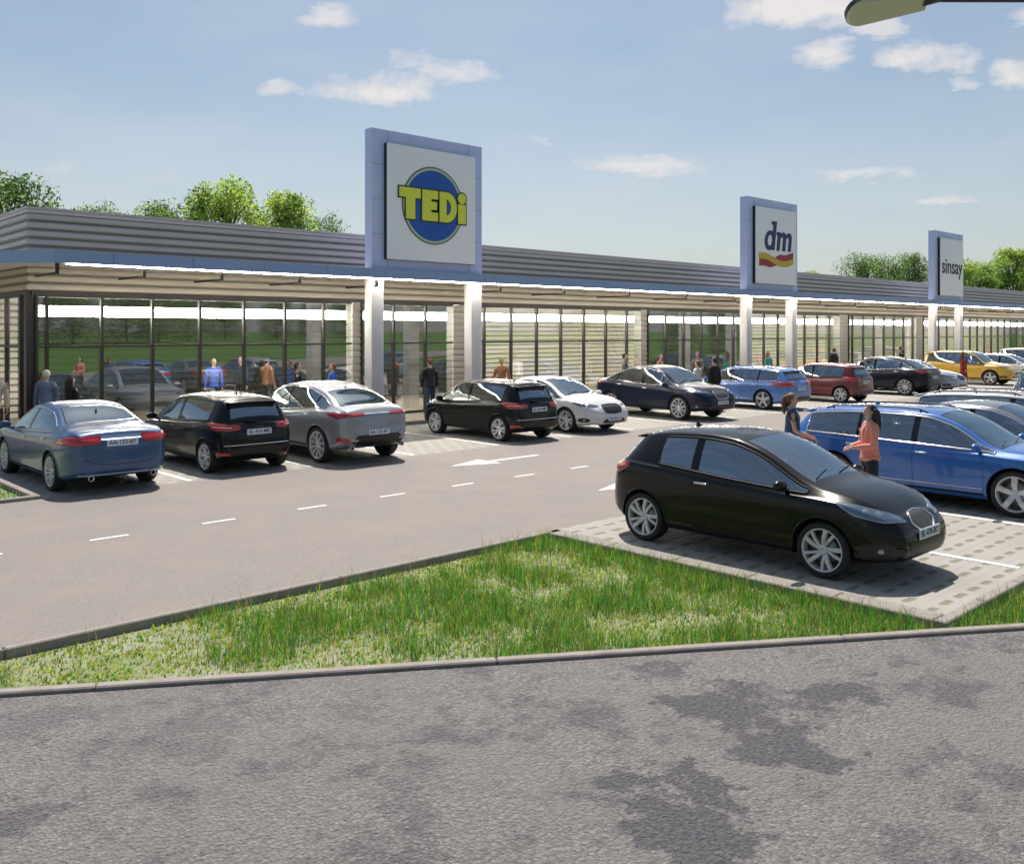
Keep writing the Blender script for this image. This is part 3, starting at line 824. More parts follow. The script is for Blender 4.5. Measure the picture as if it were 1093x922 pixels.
# ------------------------------------------------------------------ the cars, where they are parked (u along the shops, v towards them)
NOSE_IN, NOSE_OUT = R(90), R(-90)
FAR = 'cars parked in the row before the shops'
NEAR = 'cars parked in the row by the grass verge'
BIGG = [(-.36,.70),(-.30,.76),(0,.775),(.30,.76),(.36,.70),(.30,.56),(0,.535),(-.30,.56)]
def all_cars():
    make_car('sedan', paint('paint_steel_blue', (.036,.09,.20), .15, .3, .8), 'steel blue saloon with twin exhausts and tan seats beside the small grass island',
        (5.80,18.30,0), NOSE_IN, dict(chrome=True, exhaust=(-.52,.52), plate='AA-123-BT', wheels='multi', seatmat=M_SEATR, bumper_line=.335, plate_r=.86, plate_f=.46,
        tail2=[(44,.86),(44,.90),(52,.90),(55,.86)], tail2m=M_AMB, rear_black_z=(.20,.31), chrome_handle=True), FAR)
    make_car('hatch', paint('paint_black', (.004,.004,.0045), .0, .25, .42), 'black hatchback parked between the steel blue saloon and the silver coupe',
        (8.55,18.30,0), NOSE_IN+R(1), dict(doors=4, plate='BL-433-MB', wheels='twin', plate_r=.80, tail2=[(34,.885),(34,.905),(52,.92),(56,.905)], reflector=[(34,.36),(36,.42),(50,.43),(50,.37)], dark_rear=False, rear_black=False, bumper_line=.56), FAR)
    make_car('coupe_suv', paint('paint_silver', (.27,.285,.315), .35), 'silver coupe-backed crossover with a light bar across its tail',
        (10.98,18.15,0), NOSE_IN, dict(chrome=True, plate='AA-135-BT', wheels='multi', plate_r=.66, tail_bar=1.05, tail_barm=pbr('bar_silver',(.55,.6,.66),.25,.6),
        rear_black_z=(.33,.60), exhaust=(-.62,.62), reflector=[(30,.48),(31,.56),(42,.57),(44,.48)], quarter=-1.22, trim_r=.012), FAR)
    make_car('hatch', paint('paint_black', (.004,.004,.0045), .0, .25, .42), 'black hatchback with its rear to the lane beside the white fastback',
        (16.12,18.12,0), NOSE_IN, dict(doors=4, plate='BL-436-MB', wheels='swirl', plate_r=.80, tail2=[(34,.885),(34,.905),(52,.92),(56,.905)], reflector=[(34,.36),(36,.42),(50,.43),(50,.37)], rear_black=False, bumper_line=.56), FAR)
    make_car('sedan', paint('paint_white', (.66,.66,.67), .0), 'white fastback with a wide black grille facing the lane',
        (18.85,18.50,0), NOSE_OUT, dict(plate='BA-247-LT', wheels='swirl', grille=BIGG, grillemat=M_BLK, grille_chrome=False, plate_f=.40, headmat=M_HEAD), FAR)
    make_car('coupe_suv', paint('paint_midnight', (.006,.013,.038), .2, .28, .38), 'midnight blue coupe crossover with chrome window line facing the lane',
        (24.05,18.50,0), NOSE_OUT-R(3), dict(chrome=True, plate='BA-518-KE', wheels='multi', grille=[(-.32,.80),(-.25,.90),(0,.92),(.25,.90),(.32,.80),(.24,.68),(0,.665),(-.24,.68)], plate_f=.56, quarter=-1.22, chrome_handle=True), FAR)
    make_car('wagon', paint('paint_sky_blue', (.085,.20,.50), .25), 'mid blue estate car with its tail to the lane under the second sign tower',
        (29.20,18.80,0), NOSE_IN, dict(chrome=True, plate='TT-602-GD', wheels='five', plate_r=.74, sill_chrome=True, rails=True, quarter=-1.18), FAR)
    make_car('hatch', paint('paint_dark_red', (.13,.010,.012), .3), 'dark red hatchback with its tail to the lane',
        (34.00,18.27,0), NOSE_IN, dict(doors=4, plate='ZA-914-CK', wheels='twin', plate_r=.80, rear_black=True), FAR)
    make_car('coupe_suv', paint('paint_navy', (.005,.008,.020), .2, .28, .38), 'black-navy coupe crossover with its tail to the lane right of the red hatchback',
        (39.90,18.50,0), NOSE_IN, dict(chrome=True, plate='NR-277-BP', wheels='multi', plate_r=.80, quarter=-1.22, chrome_handle=True), FAR)
    make_car('sedan', paint('paint_pale_grey', (.34,.37,.41), .3), 'pale grey saloon showing only its nose beyond the black-navy crossover',
        (42.50,18.40,0), NOSE_OUT, dict(plate='PO-356-HL', wheels='multi', grille=BIGG, grillemat=M_BLK), FAR)
    make_car('suv', paint('paint_yellow', (.62,.36,.015), .0), 'bright yellow sport utility car near the third sign tower',
        (50.40,18.70,0), NOSE_OUT, dict(plate='MI-781-SD', wheels='five', clad=True, rails=True), FAR)
    make_car('wagon', paint('paint_white', (.66,.66,.67), .0), 'white estate car just behind the yellow sport utility car',
        (55.60,18.60,0), NOSE_OUT, dict(plate='KN-190-RS', wheels='multi', chrome=True), FAR)
    make_car('suv', paint('paint_pearl', (.58,.60,.62), .1), 'pearl white tall car farthest away along the shops',
        (60.80,18.60,0), NOSE_OUT, dict(plate='SC-422-PK', wheels='five'), FAR)
    # near row
    make_car('small_hatch', paint('paint_black', (.004,.004,.0045), .0, .25, .42), 'glossy black three-door hatchback with oval grille in the nearest bay by the grass',
        (10.28,6.33,0), NOSE_OUT, dict(doors=2, plate='BL-478-BO', wheels='swirl', plate_f=.535, chrome_handle=True, paint_pillar=True,
        grille=[(-.27,.655),(-.19,.735),(0,.755),(.19,.735),(.27,.655),(.17,.575),(0,.56),(-.17,.575)],
        tail2=[(40,.93),(42,.965),(54,.985),(56,.955)], tail2m=M_AMB,
        intake=[(-.36,.30),(.36,.30),(.42,.47),(-.42,.47)], fog=[(36,.30),(35,.42),(44,.50),(57,.42),(55,.29)]), NEAR)
    make_car('wagon', paint('paint_royal_blue', (.018,.125,.43), .15), 'royal blue estate car with roof rails and chrome window line beside the woman in coral',
        (15.48,6.18,0), NOSE_OUT, dict(chrome=True, plate='TN-335-FA', wheels='five', rails=True, sill_chrome=True, dark_rear=True, quarter=-1.02, trim_r=.015), NEAR)
    make_car('sedan', paint('paint_graphite', (.17,.175,.185), .5), 'graphite grey saloon with silver roof line behind the royal blue estate',
        (18.05,6.30,0), NOSE_OUT, dict(chrome=True, plate='NZ-608-EC', wheels='multi', trim_r=.018), NEAR)
    make_car('wagon', paint('paint_pale_grey', (.34,.37,.41), .3), 'pale grey estate car just behind the graphite saloon',
        (20.75,6.50,0), NOSE_OUT, dict(plate='LV-744-DG', wheels='multi', rails=True), NEAR)
    make_car('suv', paint('paint_blue_grey', (.115,.165,.20), .35), 'blue grey tall sport utility car farthest back in the near row',
        (28.45,7.10,0), NOSE_OUT, dict(chrome=True, plate='GA-859-TV', wheels='multi', rails=True), NEAR)
# ------------------------------------------------------------------ people
SKINQ = []          # (temporary skin objects, final name, material list, parent, callback)
def skin_tmp(nodes, edges, sub=2):
    """nodes: [(pos, radius or (rx, ry))]; edges between node numbers; returns a temporary object"""
    me = bpy.data.meshes.new('tmp'); me.from_pydata([n[0] for n in nodes], edges, []); me.update()
    o = bpy.data.objects.new('tmp', me); col.objects.link(o)
    sk = o.modifiers.new('s', 'SKIN'); sk.use_smooth_shade = True; sk.branch_smoothing = .4
    d = me.skin_vertices[0].data
    for i, n in enumerate(nodes):
        r = n[1] if isinstance(n[1], tuple) else (n[1], n[1])
        d[i].radius = r; d[i].use_root = (i == 0)
    sb = o.modifiers.new('d', 'SUBSURF'); sb.levels = sub; sb.render_levels = sub
    return o
def queue(tmps, name, mat, parent, extra=None):
    SKINQ.append((tmps, name, mat, parent, extra))
def bake_skins():
    bpy.context.view_layer.update()
    dg = bpy.context.evaluated_depsgraph_get()
    for tmps, name, mat, parent, extra in SKINQ:
        mb = MB()
        for t in tmps:
            me = t.evaluated_get(dg).to_mesh()
            mb.add([v.co.copy() for v in me.vertices], [list(p.vertices) for p in me.polygons], 0, True)
            t.evaluated_get(dg).to_mesh_clear()
        if extra: extra(mb)
        mb.build(name, mat, parent)
    for tmps, *_ in SKINQ:
        for t in tmps:
            me = t.data; bpy.data.objects.remove(t); bpy.data.meshes.remove(me)
    SKINQ.clear()

def chain(nodes, edges, start, pts):
    prev = start
    for p in pts:
        nodes.append(p); edges.append((prev, len(nodes)-1)); prev = len(nodes)-1
    return prev

def ellipsoid(mb, c, s, mi=0, cut=None, seg=20, rot=None):
    bm = bmesh.new(); bmesh.ops.create_uvsphere(bm, u_segments=seg, v_segments=seg*2//3, radius=1.0)
    if cut:
        rm = [v for v in bm.verts if cut(v.co)]
        bmesh.ops.delete(bm, geom=rm, context='VERTS')
    for v in bm.verts: v.co = Vector((v.co.x*s[0], v.co.y*s[1], v.co.z*s[2]))
    mb.bm(bm, Matrix.Translation(Vector(c)) @ (rot.to_4x4() if rot else Matrix()), mi)

SKIN_T = {'fair': (.52,.33,.25), 'tan': (.38,.22,.15), 'dark': (.16,.09,.06)}
def person(label, loc, rz, h=1.74, skin='fair', hair='short', hairc=(.03,.02,.015), top=(.1,.1,.12), legs=(.02,.025,.04), style='jacket',
           arms=((0, 0), (0, 0)), stride=0.0, woman=False, shoes=(.02,.02,.02), detail=False, group=None, collar=None, sleeves=True):
    """arms: for left, right: (upper arm swing forward in degrees, elbow bend in degrees [, outward])"""
    root = empty('person', loc, rz); tag(root, label, 'person', group)
    ms = pbr('skin_'+skin, SKIN_T[skin], .55, bump=.03)
    key = lambda c: '_'.join('%02x' % int(x*255) for x in c)
    mt = pbr('cloth_'+key(top), top, .85, bump=.25, bscale=70, var=.12, vscale=14)
    ml = pbr('cloth_'+key(legs), legs, .85, bump=.25, bscale=70, var=.12, vscale=14)
    mh = pbr('hair_'+key(hairc), hairc, .55, bump=.6, bscale=140)
    msh = pbr('shoe_'+key(shoes), shoes, .6)
    P = lambda x, y, z: Vector((x*h, y*h, z*h))
    sw = .094 if woman else .108
    hipw = .052
    ss = R(stride)
    def leg(s):
        a = ss*s
        hip = P(0, s*hipw, .50); knee = hip + P(math.sin(a)*.225, s*.003, -math.cos(a)*.225)
        b = a - (R(12) if s*stride < 0 else R(3))*(1 if stride else .6)
        ank = knee + P(math.sin(b)*.235, 0, -math.cos(b)*.235)
        lift = ank.z - .045*h
        if stride == 0: ank.z = .045*h
        return hip, knee, ank
    def arm(k, s):
        a = arms[k]; sh = P(0, s*sw, .800)
        up = R(a[0]); out = R(a[2] if len(a) > 2 else 8); bend = R(a[1]); inn = R(a[3] if len(a) > 3 else 0)
        d = Vector((math.sin(up)*math.cos(out), s*math.sin(out), -math.cos(up)*math.cos(out)))
        el = sh + d*.172*h
        f = up+bend
        d2 = Vector((math.sin(f)*math.cos(inn), -s*math.sin(inn)+s*.05, -math.cos(f)))
        d2.normalize()
        wr = el + d2*.148*h
        ha = wr + d2*.045*h
        return sh, el, wr, ha, d2
    lower = min(leg(1)[2].z, leg(-1)[2].z) - .045*h
    root.location.z -= 0 if stride == 0 else lower
    # --- body, one continuous surface
    bw = .92 if woman else 1.0
    n = [(P(0,0,.53), (.072*h*bw, .052*h)), (P(0,0,.62), (.058*h*bw, .044*h)), (P(.004,0,.72), (.066*h*bw, .046*h)), (P(0,0,.785), (.050*h, .036*h)), (P(-.004,0,.835), .029*h),
         (P(.004,0,.868), .030*h), (P(.012,0,.895), (.036*h, .040*h)), (P(.008,0,.930), (.043*h, .052*h)), (P(.0,0,.965), (.034*h, .042*h)), (P(-.002,0,.982), (.015*h, .018*h))]
    e = [(i, i+1) for i in range(9)]
    hands = []
    for k, s in ((0, 1), (1, -1)):
        sh, el, wr, ha, d2 = arm(k, s)
        n += [(sh, .025*h), (el, .022*h), (wr, .0155*h), (ha, (.022*h, .012*h))]; b = len(n)
        e += [(3, b-4), (b-4, b-3), (b-3, b-2), (b-2, b-1)]
        hands.append((wr, ha, d2, s))
        hip, knee, ank = leg(s)
        n += [(hip, .050*h), (knee, .030*h), (ank, .021*h), (ank+P(.075, s*.008, -.028), (.020*h, .013*h))]; b = len(n)
        e += [(0, b-4), (b-4, b-3), (b-3, b-2), (b-2, b-1)]
    tm = [skin_tmp(n, e, 2)]
    # nose, fingers
    fin = []
    for wr, ha, d2, s in hands:
        side = Vector((0, 0, 1)).cross(d2); side = side.normalized() if side.length > .1 else Vector((1, 0, 0))
        upv = d2.cross(side).normalized()
        for q, (off, ln) in enumerate(((-.030, .036), (-.010, .043), (.010, .041), (.029, .031))):
            p0 = ha - d2*.015*h + side*off*.42*h
            curl = -upv*.012*h*(1 if upv.z > 0 else -1)
            tm.append(skin_tmp([(p0, .0062*h), (p0+d2*(ln*.55)*h, .0056*h), (p0+d2*(ln*.95)*h+curl, .0048*h), (p0+d2*(ln*1.2)*h+curl*2.2, .0040*h)], [(0,1),(1,2),(2,3)], 1))
        t0 = wr + d2*.012*h
        ts = side*(.018*h)*(1 if s > 0 else -1)
        tm.append(skin_tmp([(t0, .0075*h), (t0+ts+d2*.022*h, .0066*h), (t0+ts*1.2+d2*.045*h, .005*h)], [(0,1),(1,2)], 1))
    def face(mb):
        bm = bmesh.new(); bmesh.ops.create_cone(bm, segments=8, radius1=.5, radius2=.12, depth=1)
        for v in bm.verts: v.co = Vector((v.co.x*.022*h+.006*h*(.5-v.co.z), v.co.y*.014*h, v.co.z*.030*h))
        mb.bm(bm, Matrix.Translation(P(.050, 0, .917)))
        for s in (1, -1): ellipsoid(mb, P(.0, s*.046, .918), (.010*h, .005*h, .017*h), seg=8)
    queue(tm, 'body', ms, root, face)
    for s in (1, -1):
        ey = MB(); ellipsoid(ey, P(.047, s*.0185, .931), (.005*h, .0075*h, .0042*h), seg=8)
        ey.build('eye', pbr('eye_dark', (.02,.015,.01), .2), root)
    mo = MB(); ellipsoid(mo, P(.047, 0, .893), (.005*h, .013*h, .0035*h), seg=8); mo.build('mouth', pbr('lips', (.35,.10,.09), .5), root)
    # --- trousers or dress
    if style != 'dress':
        n = [(P(0,0,.53), (.092*h*bw, .070*h)), (P(0,0,.60), (.080*h*bw, .060*h)), (P(0,0,.64), (.074*h*bw, .056*h))]; e = [(0, 1), (1, 2)]
        for s in (1, -1):
            hip, knee, ank = leg(s)
            mid = (hip+knee)/2
            n += [(hip-P(0,0,.02), .062*h), (mid, .052*h), (knee, .041*h), (ank+P(0,0,-.005), (.034*h, .037*h))]; b = len(n)
            e += [(0, b-4), (b-4, b-3), (b-3, b-2), (b-2, b-1)]
        queue([skin_tmp(n, e, 2)], 'trousers', ml, root)
    else:
        d = MB(); prof = [(.060, .62), (.078, .56), (.092, .50), (.100, .40), (.112, .25), (.128, .08)]
        vs = []; fs = []; m_ = 28
        for r_, z_ in prof:
            for k in range(m_):
                a = 2*math.pi*k/m_; rp = r_*(1+.10*math.sin(a*7)*(.62-z_))
                vs.append(P(rp*math.cos(a)*.9, rp*math.sin(a), z_))
        for i in range(len(prof)-1):
            for k in range(m_): fs.append((i*m_+k, i*m_+(k+1) % m_, (i+1)*m_+(k+1) % m_, (i+1)*m_+k))
        d.add(vs, fs, 0, True); d.build('skirt', mt, root)
    # --- top
    zlow = .46 if style == 'jacket' else .475
    n = [(P(0,0,.62), (.092*h*bw, .074*h)), (P(0,0,.53), (.108*h*bw, .096*h)), (P(0,0,zlow), (.112*h*bw, .102*h)), (P(.004,0,.715), (.102*h*bw, .082*h)), (P(0,0,.79), (.082*h, .064*h)), (P(-.005,0,.845), (.046*h, .046*h))]
    e = [(0,1),(1,2),(0,3),(3,4),(4,5)]
    for k, s in ((0, 1), (1, -1)):
        sh, el, wr, ha, d2 = arm(k, s)
        if sleeves:
            n += [(sh+P(0, 0, .003), .044*h), ((sh+el)/2, .037*h), (el, .034*h), (lerp(el, wr, 1.02), .026*h)]; b = len(n)
            e += [(4, b-4), (b-4, b-3), (b-3, b-2), (b-2, b-1)]
        else:
            n += [(sh+P(0,0,.003), .044*h), (lerp(sh, el, .45), .042*h)]; b = len(n); e += [(4, b-2), (b-2, b-1)]
    queue([skin_tmp(n, e, 2)], {'jacket': 'jacket', 'shirt': 'shirt', 'dress': 'bodice'}[style], mt, root)
    if collar:
        c_ = MB(); c_.tube([P(.036*math.cos(a)-.004, .038*math.sin(a), .838+.012*math.cos(a)*-1) for a in [2*math.pi*k/16 for k in range(16)]], .011*h, 6, closed=True)
        c_.tube([P(.032, .02, .825), P(.066, .008, .76), P(.070, 0, .70)], [.009*h, .009*h, .005*h], 6); c_.build('scarf', pbr('cloth_'+key(collar), collar, .85), root)
    # --- shoes
    for s in (1, -1):
        hip, knee, ank = leg(s)
        b = MB(); b.bbox(ank+P(.028, s*.004, -.026), (.132*h, .048*h, .036*h), .015*h); b.bbox(ank+P(-.01, 0, -.004), (.05*h, .044*h, .04*h), .015*h)
        b.build('shoe', msh, root)
    # --- hair
    hb = MB()
    ellipsoid(hb, P(-.006, 0, .941), (.0575*h, .050*h, .052*h), cut=lambda c: c.z < -.25 or (c.x > .55 and c.z < .42), rot=Matrix.Rotation(R(-12), 3, 'Y'))
    if hair == 'long':
        for s_, w_ in ((0, .046), (1, .026), (-1, .026)):
            hb.tube([P(-.022, s_*.030, .955), P(-.046+abs(s_)*.022, s_*.040, .915), P(-.052+abs(s_)*.022, s_*.043, .86), P(-.060+abs(s_)*.020, s_*.040, .80), P(-.066+abs(s_)*.02, s_*.034, .755), P(-.068+abs(s_)*.02, s_*.026, .735)],
                    [w_*.6*h, w_*.95*h, w_*h, w_*.9*h, w_*.65*h, .006*h], 10)
    elif hair == 'tail':
        ellipsoid(hb, P(-.018, 0, .925), (.047*h, .047*h, .045*h))
        hb.tube([P(-.045, 0, .955), P(-.066, 0, .945), P(-.074, 0, .90), P(-.076, 0, .85), P(-.074, 0, .80), P(-.07, 0, .78)], [.016*h, .022*h, .026*h, .022*h, .014*h, .004*h], 10)
    else:
        ellipsoid(hb, P(-.018, 0, .925), (.046*h, .047*h, .045*h))
    hb.build('hair', mh, root)
    return root
# ------------------------------------------------------------------ ground materials
def world_noise(nt, scale, detail=5.0, rough=.55, dist=0.0, vec=None):
    n = N(nt, 'ShaderNodeTexNoise', i_Scale=scale, i_Detail=detail, i_Roughness=rough)
    n.inputs['Distortion'].default_value = dist
    L(nt, vec, n.inputs['Vector'])
    return n.outputs['Fac']
def ramp(nt, fac, stops):
    r = N(nt, 'ShaderNodeValToRGB')
    el = r.color_ramp.elements
    while len(el) > 1: el.remove(el[-1])
    el[0].position = stops[0][0]; el[0].color = c4(stops[0][1])
    for p, c in stops[1:]:
        e = el.new(p); e.color = c4(c)
    L(nt, fac, r.inputs[0]); return r.outputs[0]
def mixc(nt, fac, a, b, mode='MIX'):
    m = N(nt, 'ShaderNodeMix', data_type='RGBA', blend_type=mode)
    for sock, v in ((0, fac), (6, a), (7, b)):
        if hasattr(v, 'links') or hasattr(v, 'is_linked'): L(nt, v, m.inputs[sock])
        elif isinstance(v, (int, float)): m.inputs[sock].default_value = v
        else: m.inputs[sock].default_value = c4(v)
    return m.outputs[2]
def math_(nt, op, a, b=None, clamp=False):
    m = N(nt, 'ShaderNodeMath', operation=op, use_clamp=clamp)
    for i, v in ((0, a), (1, b)):
        if v is None: continue
        if isinstance(v, (int, float)): m.inputs[i].default_value = v
        else: L(nt, v, m.inputs[i])
    return m.outputs[0]

def asphalt(name, base, grain, bumpd, blobs=(), patch=(.07,.07,.08), coarse=26.0, tint=None, wear=True):
    m, nt, out = newmat(name)
    p = N(nt, 'ShaderNodeBsdfPrincipled', i_Roughness=.82)
    g = N(nt, 'ShaderNodeNewGeometry'); pos = g.outputs['Position']
    n1 = world_noise(nt, coarse, 6, .7, 0, pos)
    n2 = world_noise(nt, .9, 6, .62, .3, pos)
    n3 = world_noise(nt, 190, 3, .6, 0, pos)
    vo = N(nt, 'ShaderNodeTexVoronoi', i_Scale=coarse*1.25); L(nt, pos, vo.inputs['Vector'])
    d = tuple(c*(1-grain) for c in base); l = tuple(c*(1+grain) for c in base)
    wv = N(nt, 'ShaderNodeVectorMath', operation='MULTIPLY_ADD'); nw = N(nt, 'ShaderNodeTexNoise', i_Scale=coarse, i_Detail=3.0)
    L(nt, pos, nw.inputs['Vector']); L(nt, nw.outputs['Color'], wv.inputs[0]); wv.inputs[1].default_value = (.03,.03,.03); L(nt, pos, wv.inputs[2])
    L(nt, wv.outputs[0], vo.inputs['Vector'])
    cell = N(nt, 'ShaderNodeSeparateColor'); L(nt, vo.outputs['Color'], cell.inputs[0])
    stone = math_(nt, 'ADD', math_(nt, 'MULTIPLY', n1, .55), math_(nt, 'MULTIPLY', cell.outputs[0], .45))
    c1 = ramp(nt, stone, [(.22, d), (.50, base), (.78, l)])
    edge = ramp(nt, vo.outputs['Distance'], [(.35, (0,0,0)), (.75, (.55,.55,.55))])
    c1 = mixc(nt, edge, c1, tuple(c*.55 for c in base))
    c2 = mixc(nt, ramp(nt, n2, [(.35, (0,0,0)), (.7, (1,1,1))]), c1, tint or tuple(c*.88 for c in base), 'MIX')
    c2b = mixc(nt, .75, c1, c2)
    c3 = mixc(nt, ramp(nt, n3, [(.60, (0,0,0)), (.78, (.45,.45,.45))]), c2b, tuple(min(1, c*1.55) for c in base))
    colr = c3
    if blobs:
        nb = N(nt, 'ShaderNodeTexNoise', i_Scale=1.7, i_Detail=9.0, i_Roughness=.74); L(nt, pos, nb.inputs['Vector'])
        sub = N(nt, 'ShaderNodeVectorMath', operation='SUBTRACT'); L(nt, nb.outputs['Color'], sub.inputs[0]); sub.inputs[1].default_value = (.5,.5,.5)
        sc = N(nt, 'ShaderNodeVectorMath', operation='SCALE'); L(nt, sub.outputs[0], sc.inputs[0]); sc.inputs['Scale'].default_value = 2.6
        ad = N(nt, 'ShaderNodeVectorMath', operation='ADD'); L(nt, pos, ad.inputs[0]); L(nt, sc.outputs[0], ad.inputs[1])
        mask = None
        for (bx, by, br, st) in blobs:
            s2 = N(nt, 'ShaderNodeVectorMath', operation='SUBTRACT'); L(nt, ad.outputs[0], s2.inputs[0]); s2.inputs[1].default_value = (bx, by, 0)
            fl = N(nt, 'ShaderNodeVectorMath', operation='MULTIPLY'); L(nt, s2.outputs[0], fl.inputs[0]); fl.inputs[1].default_value = (1, 1, 0)
            ln = N(nt, 'ShaderNodeVectorMath', operation='LENGTH'); L(nt, fl.outputs[0], ln.inputs[0])
            mr = N(nt, 'ShaderNodeMapRange'); mr.interpolation_type = 'SMOOTHSTEP'
            mr.inputs[1].default_value = br; mr.inputs[2].default_value = br*.70; mr.inputs[3].default_value = 0; mr.inputs[4].default_value = st
            L(nt, ln.outputs['Value'], mr.inputs[0])
            mask = mr.outputs[0] if mask is None else math_(nt, 'MAXIMUM', mask, mr.outputs[0])
        nf = N(nt, 'ShaderNodeTexNoise', i_Scale=1.15, i_Detail=12.0, i_Roughness=.80); L(nt, pos, nf.inputs['Vector'])
        if wear: mask = math_(nt, 'MAXIMUM', mask, ramp(nt, nf.outputs['Fac'], [(.515, (0,0,0)), (.60, (.8,.8,.8))]))
        # the stain lies between the stones, so the chips stay lighter
        chip = ramp(nt, n1, [(.40, (1,1,1)), (.66, (.45,.45,.45))])
        mask = math_(nt, 'MULTIPLY', mask, chip)
        colr = mixc(nt, mask, c3, patch)
    L(nt, colr, p.inputs['Base Color'])
    b = N(nt, 'ShaderNodeBump', i_Strength=.9); b.inputs['Distance'].default_value = bumpd
    hh = math_(nt, 'ADD', n1, math_(nt, 'MULTIPLY', vo.outputs['Distance'], -.5))
    L(nt, hh, b.inputs['Height']); L(nt, b.outputs[0], p.inputs['Normal'])
    L(nt, p.outputs[0], out.inputs[0]); MATS[name] = m
    return m

def paver(name, a, joint, sx, sy, jw=.02, rot=0.0, var=.12):
    m, nt, out = newmat(name)
    p = N(nt, 'ShaderNodeBsdfPrincipled', i_Roughness=.85)
    g = N(nt, 'ShaderNodeNewGeometry')
    mp = N(nt, 'ShaderNodeMapping'); mp.inputs['Rotation'].default_value = (0, 0, rot); L(nt, g.outputs['Position'], mp.inputs[0])
    br = N(nt, 'ShaderNodeTexBrick'); br.offset = .5
    br.inputs['Color1'].default_value = c4(tuple(c*(1-var) for c in a)); br.inputs['Color2'].default_value = c4(tuple(c*(1+var) for c in a))
    br.inputs['Mortar'].default_value = c4(joint); br.inputs['Scale'].default_value = 1.0
    br.inputs['Mortar Size'].default_value = jw; br.inputs['Mortar Smooth'].default_value = .25
    br.inputs['Brick Width'].default_value = sx; br.inputs['Row Height'].default_value = sy
    L(nt, mp.outputs[0], br.inputs['Vector'])
    n1 = world_noise(nt, 2.0, 6, .65, .2, g.outputs['Position'])
    n2 = world_noise(nt, 60, 3, .6, 0, g.outputs['Position'])
    c = mixc(nt, ramp(nt, n1, [(.35, (0,0,0)), (.75, (.6,.6,.6))]), br.outputs[0], tuple(x*.72 for x in a))
    c = mixc(nt, ramp(nt, n2, [(.5, (0,0,0)), (.8, (.3,.3,.3))]), c, tuple(x*.6 for x in a))
    L(nt, c, p.inputs['Base Color'])
    b = N(nt, 'ShaderNodeBump', i_Strength=.6); b.inputs['Distance'].default_value = .006; b.invert = True
    L(nt, br.outputs['Fac'], b.inputs['Height']); L(nt, b.outputs[0], p.inputs['Normal'])
    L(nt, p.outputs[0], out.inputs[0]); MATS[name] = m
    return m

def gridpaver(name, a, hole, pu, pv):
    """open paving stones: staggered slot-shaped openings filled with soil"""
    m, nt, out = newmat(name)
    p = N(nt, 'ShaderNodeBsdfPrincipled', i_Roughness=.88)
    g = N(nt, 'ShaderNodeNewGeometry'); sp = N(nt, 'ShaderNodeSeparateXYZ'); L(nt, g.outputs['Position'], sp.inputs[0])
    nz = world_noise(nt, 14, 4, .6, 0, g.outputs['Position'])
    row = math_(nt, 'DIVIDE', sp.outputs[1], pv); rf = math_(nt, 'FLOOR', row)
    sh = math_(nt, 'MULTIPLY', math_(nt, 'MODULO', rf, 2.0), .5)
    uu = math_(nt, 'ADD', math_(nt, 'DIVIDE', sp.outputs[0], pu), sh)
    fu = math_(nt, 'SUBTRACT', math_(nt, 'FRACT', uu), .5); fv = math_(nt, 'SUBTRACT', math_(nt, 'FRACT', row), .5)
    au = math_(nt, 'MAXIMUM', math_(nt, 'SUBTRACT', math_(nt, 'ABSOLUTE', fu), .20), 0.0)
    d2 = math_(nt, 'ADD', math_(nt, 'POWER', math_(nt, 'MULTIPLY', au, pu), 2.0), math_(nt, 'POWER', math_(nt, 'MULTIPLY', fv, pv), 2.0))
    d = math_(nt, 'ADD', math_(nt, 'SQRT', d2), math_(nt, 'MULTIPLY', math_(nt, 'SUBTRACT', nz, .5), .06))
    mr = N(nt, 'ShaderNodeMapRange'); mr.inputs[1].default_value = .026; mr.inputs[2].default_value = .048; mr.inputs[3].default_value = 1; mr.inputs[4].default_value = 0
    L(nt, d, mr.inputs[0]); fac = mr.outputs[0]
    n1 = world_noise(nt, 1.1, 6, .65, .2, g.outputs['Position']); n2 = world_noise(nt, 70, 3, .6, 0, g.outputs['Position'])
    ca = mixc(nt, ramp(nt, n1, [(.35, (0,0,0)), (.72, (.7,.7,.7))]), a, tuple(x*.78 for x in a))
    ca = mixc(nt, ramp(nt, n2, [(.5, (0,0,0)), (.8, (.35,.35,.35))]), ca, tuple(x*.65 for x in a))
    # seams between stones
    seam = N(nt, 'ShaderNodeMapRange'); seam.inputs[1].default_value = .47; seam.inputs[2].default_value = .495
    L(nt, math_(nt, 'ABSOLUTE', fv), seam.inputs[0])
    ca = mixc(nt, math_(nt, 'MULTIPLY', seam.outputs[0], .35), ca, tuple(x*.45 for x in a))
    ch = mixc(nt, nz, hole, (hole[0]*.6, hole[1]*1.15, hole[2]*.5))
    L(nt, mixc(nt, math_(nt, 'MULTIPLY', fac, .75), ca, ch), p.inputs['Base Color'])
    b = N(nt, 'ShaderNodeBump', i_Strength=.7); b.inputs['Distance'].default_value = .02; b.invert = True
    L(nt, math_(nt, 'ADD', fac, math_(nt, 'MULTIPLY', n2, .15)), b.inputs['Height']); L(nt, b.outputs[0], p.inputs['Normal'])
    L(nt, p.outputs[0], out.inputs[0]); MATS[name] = m
    return m

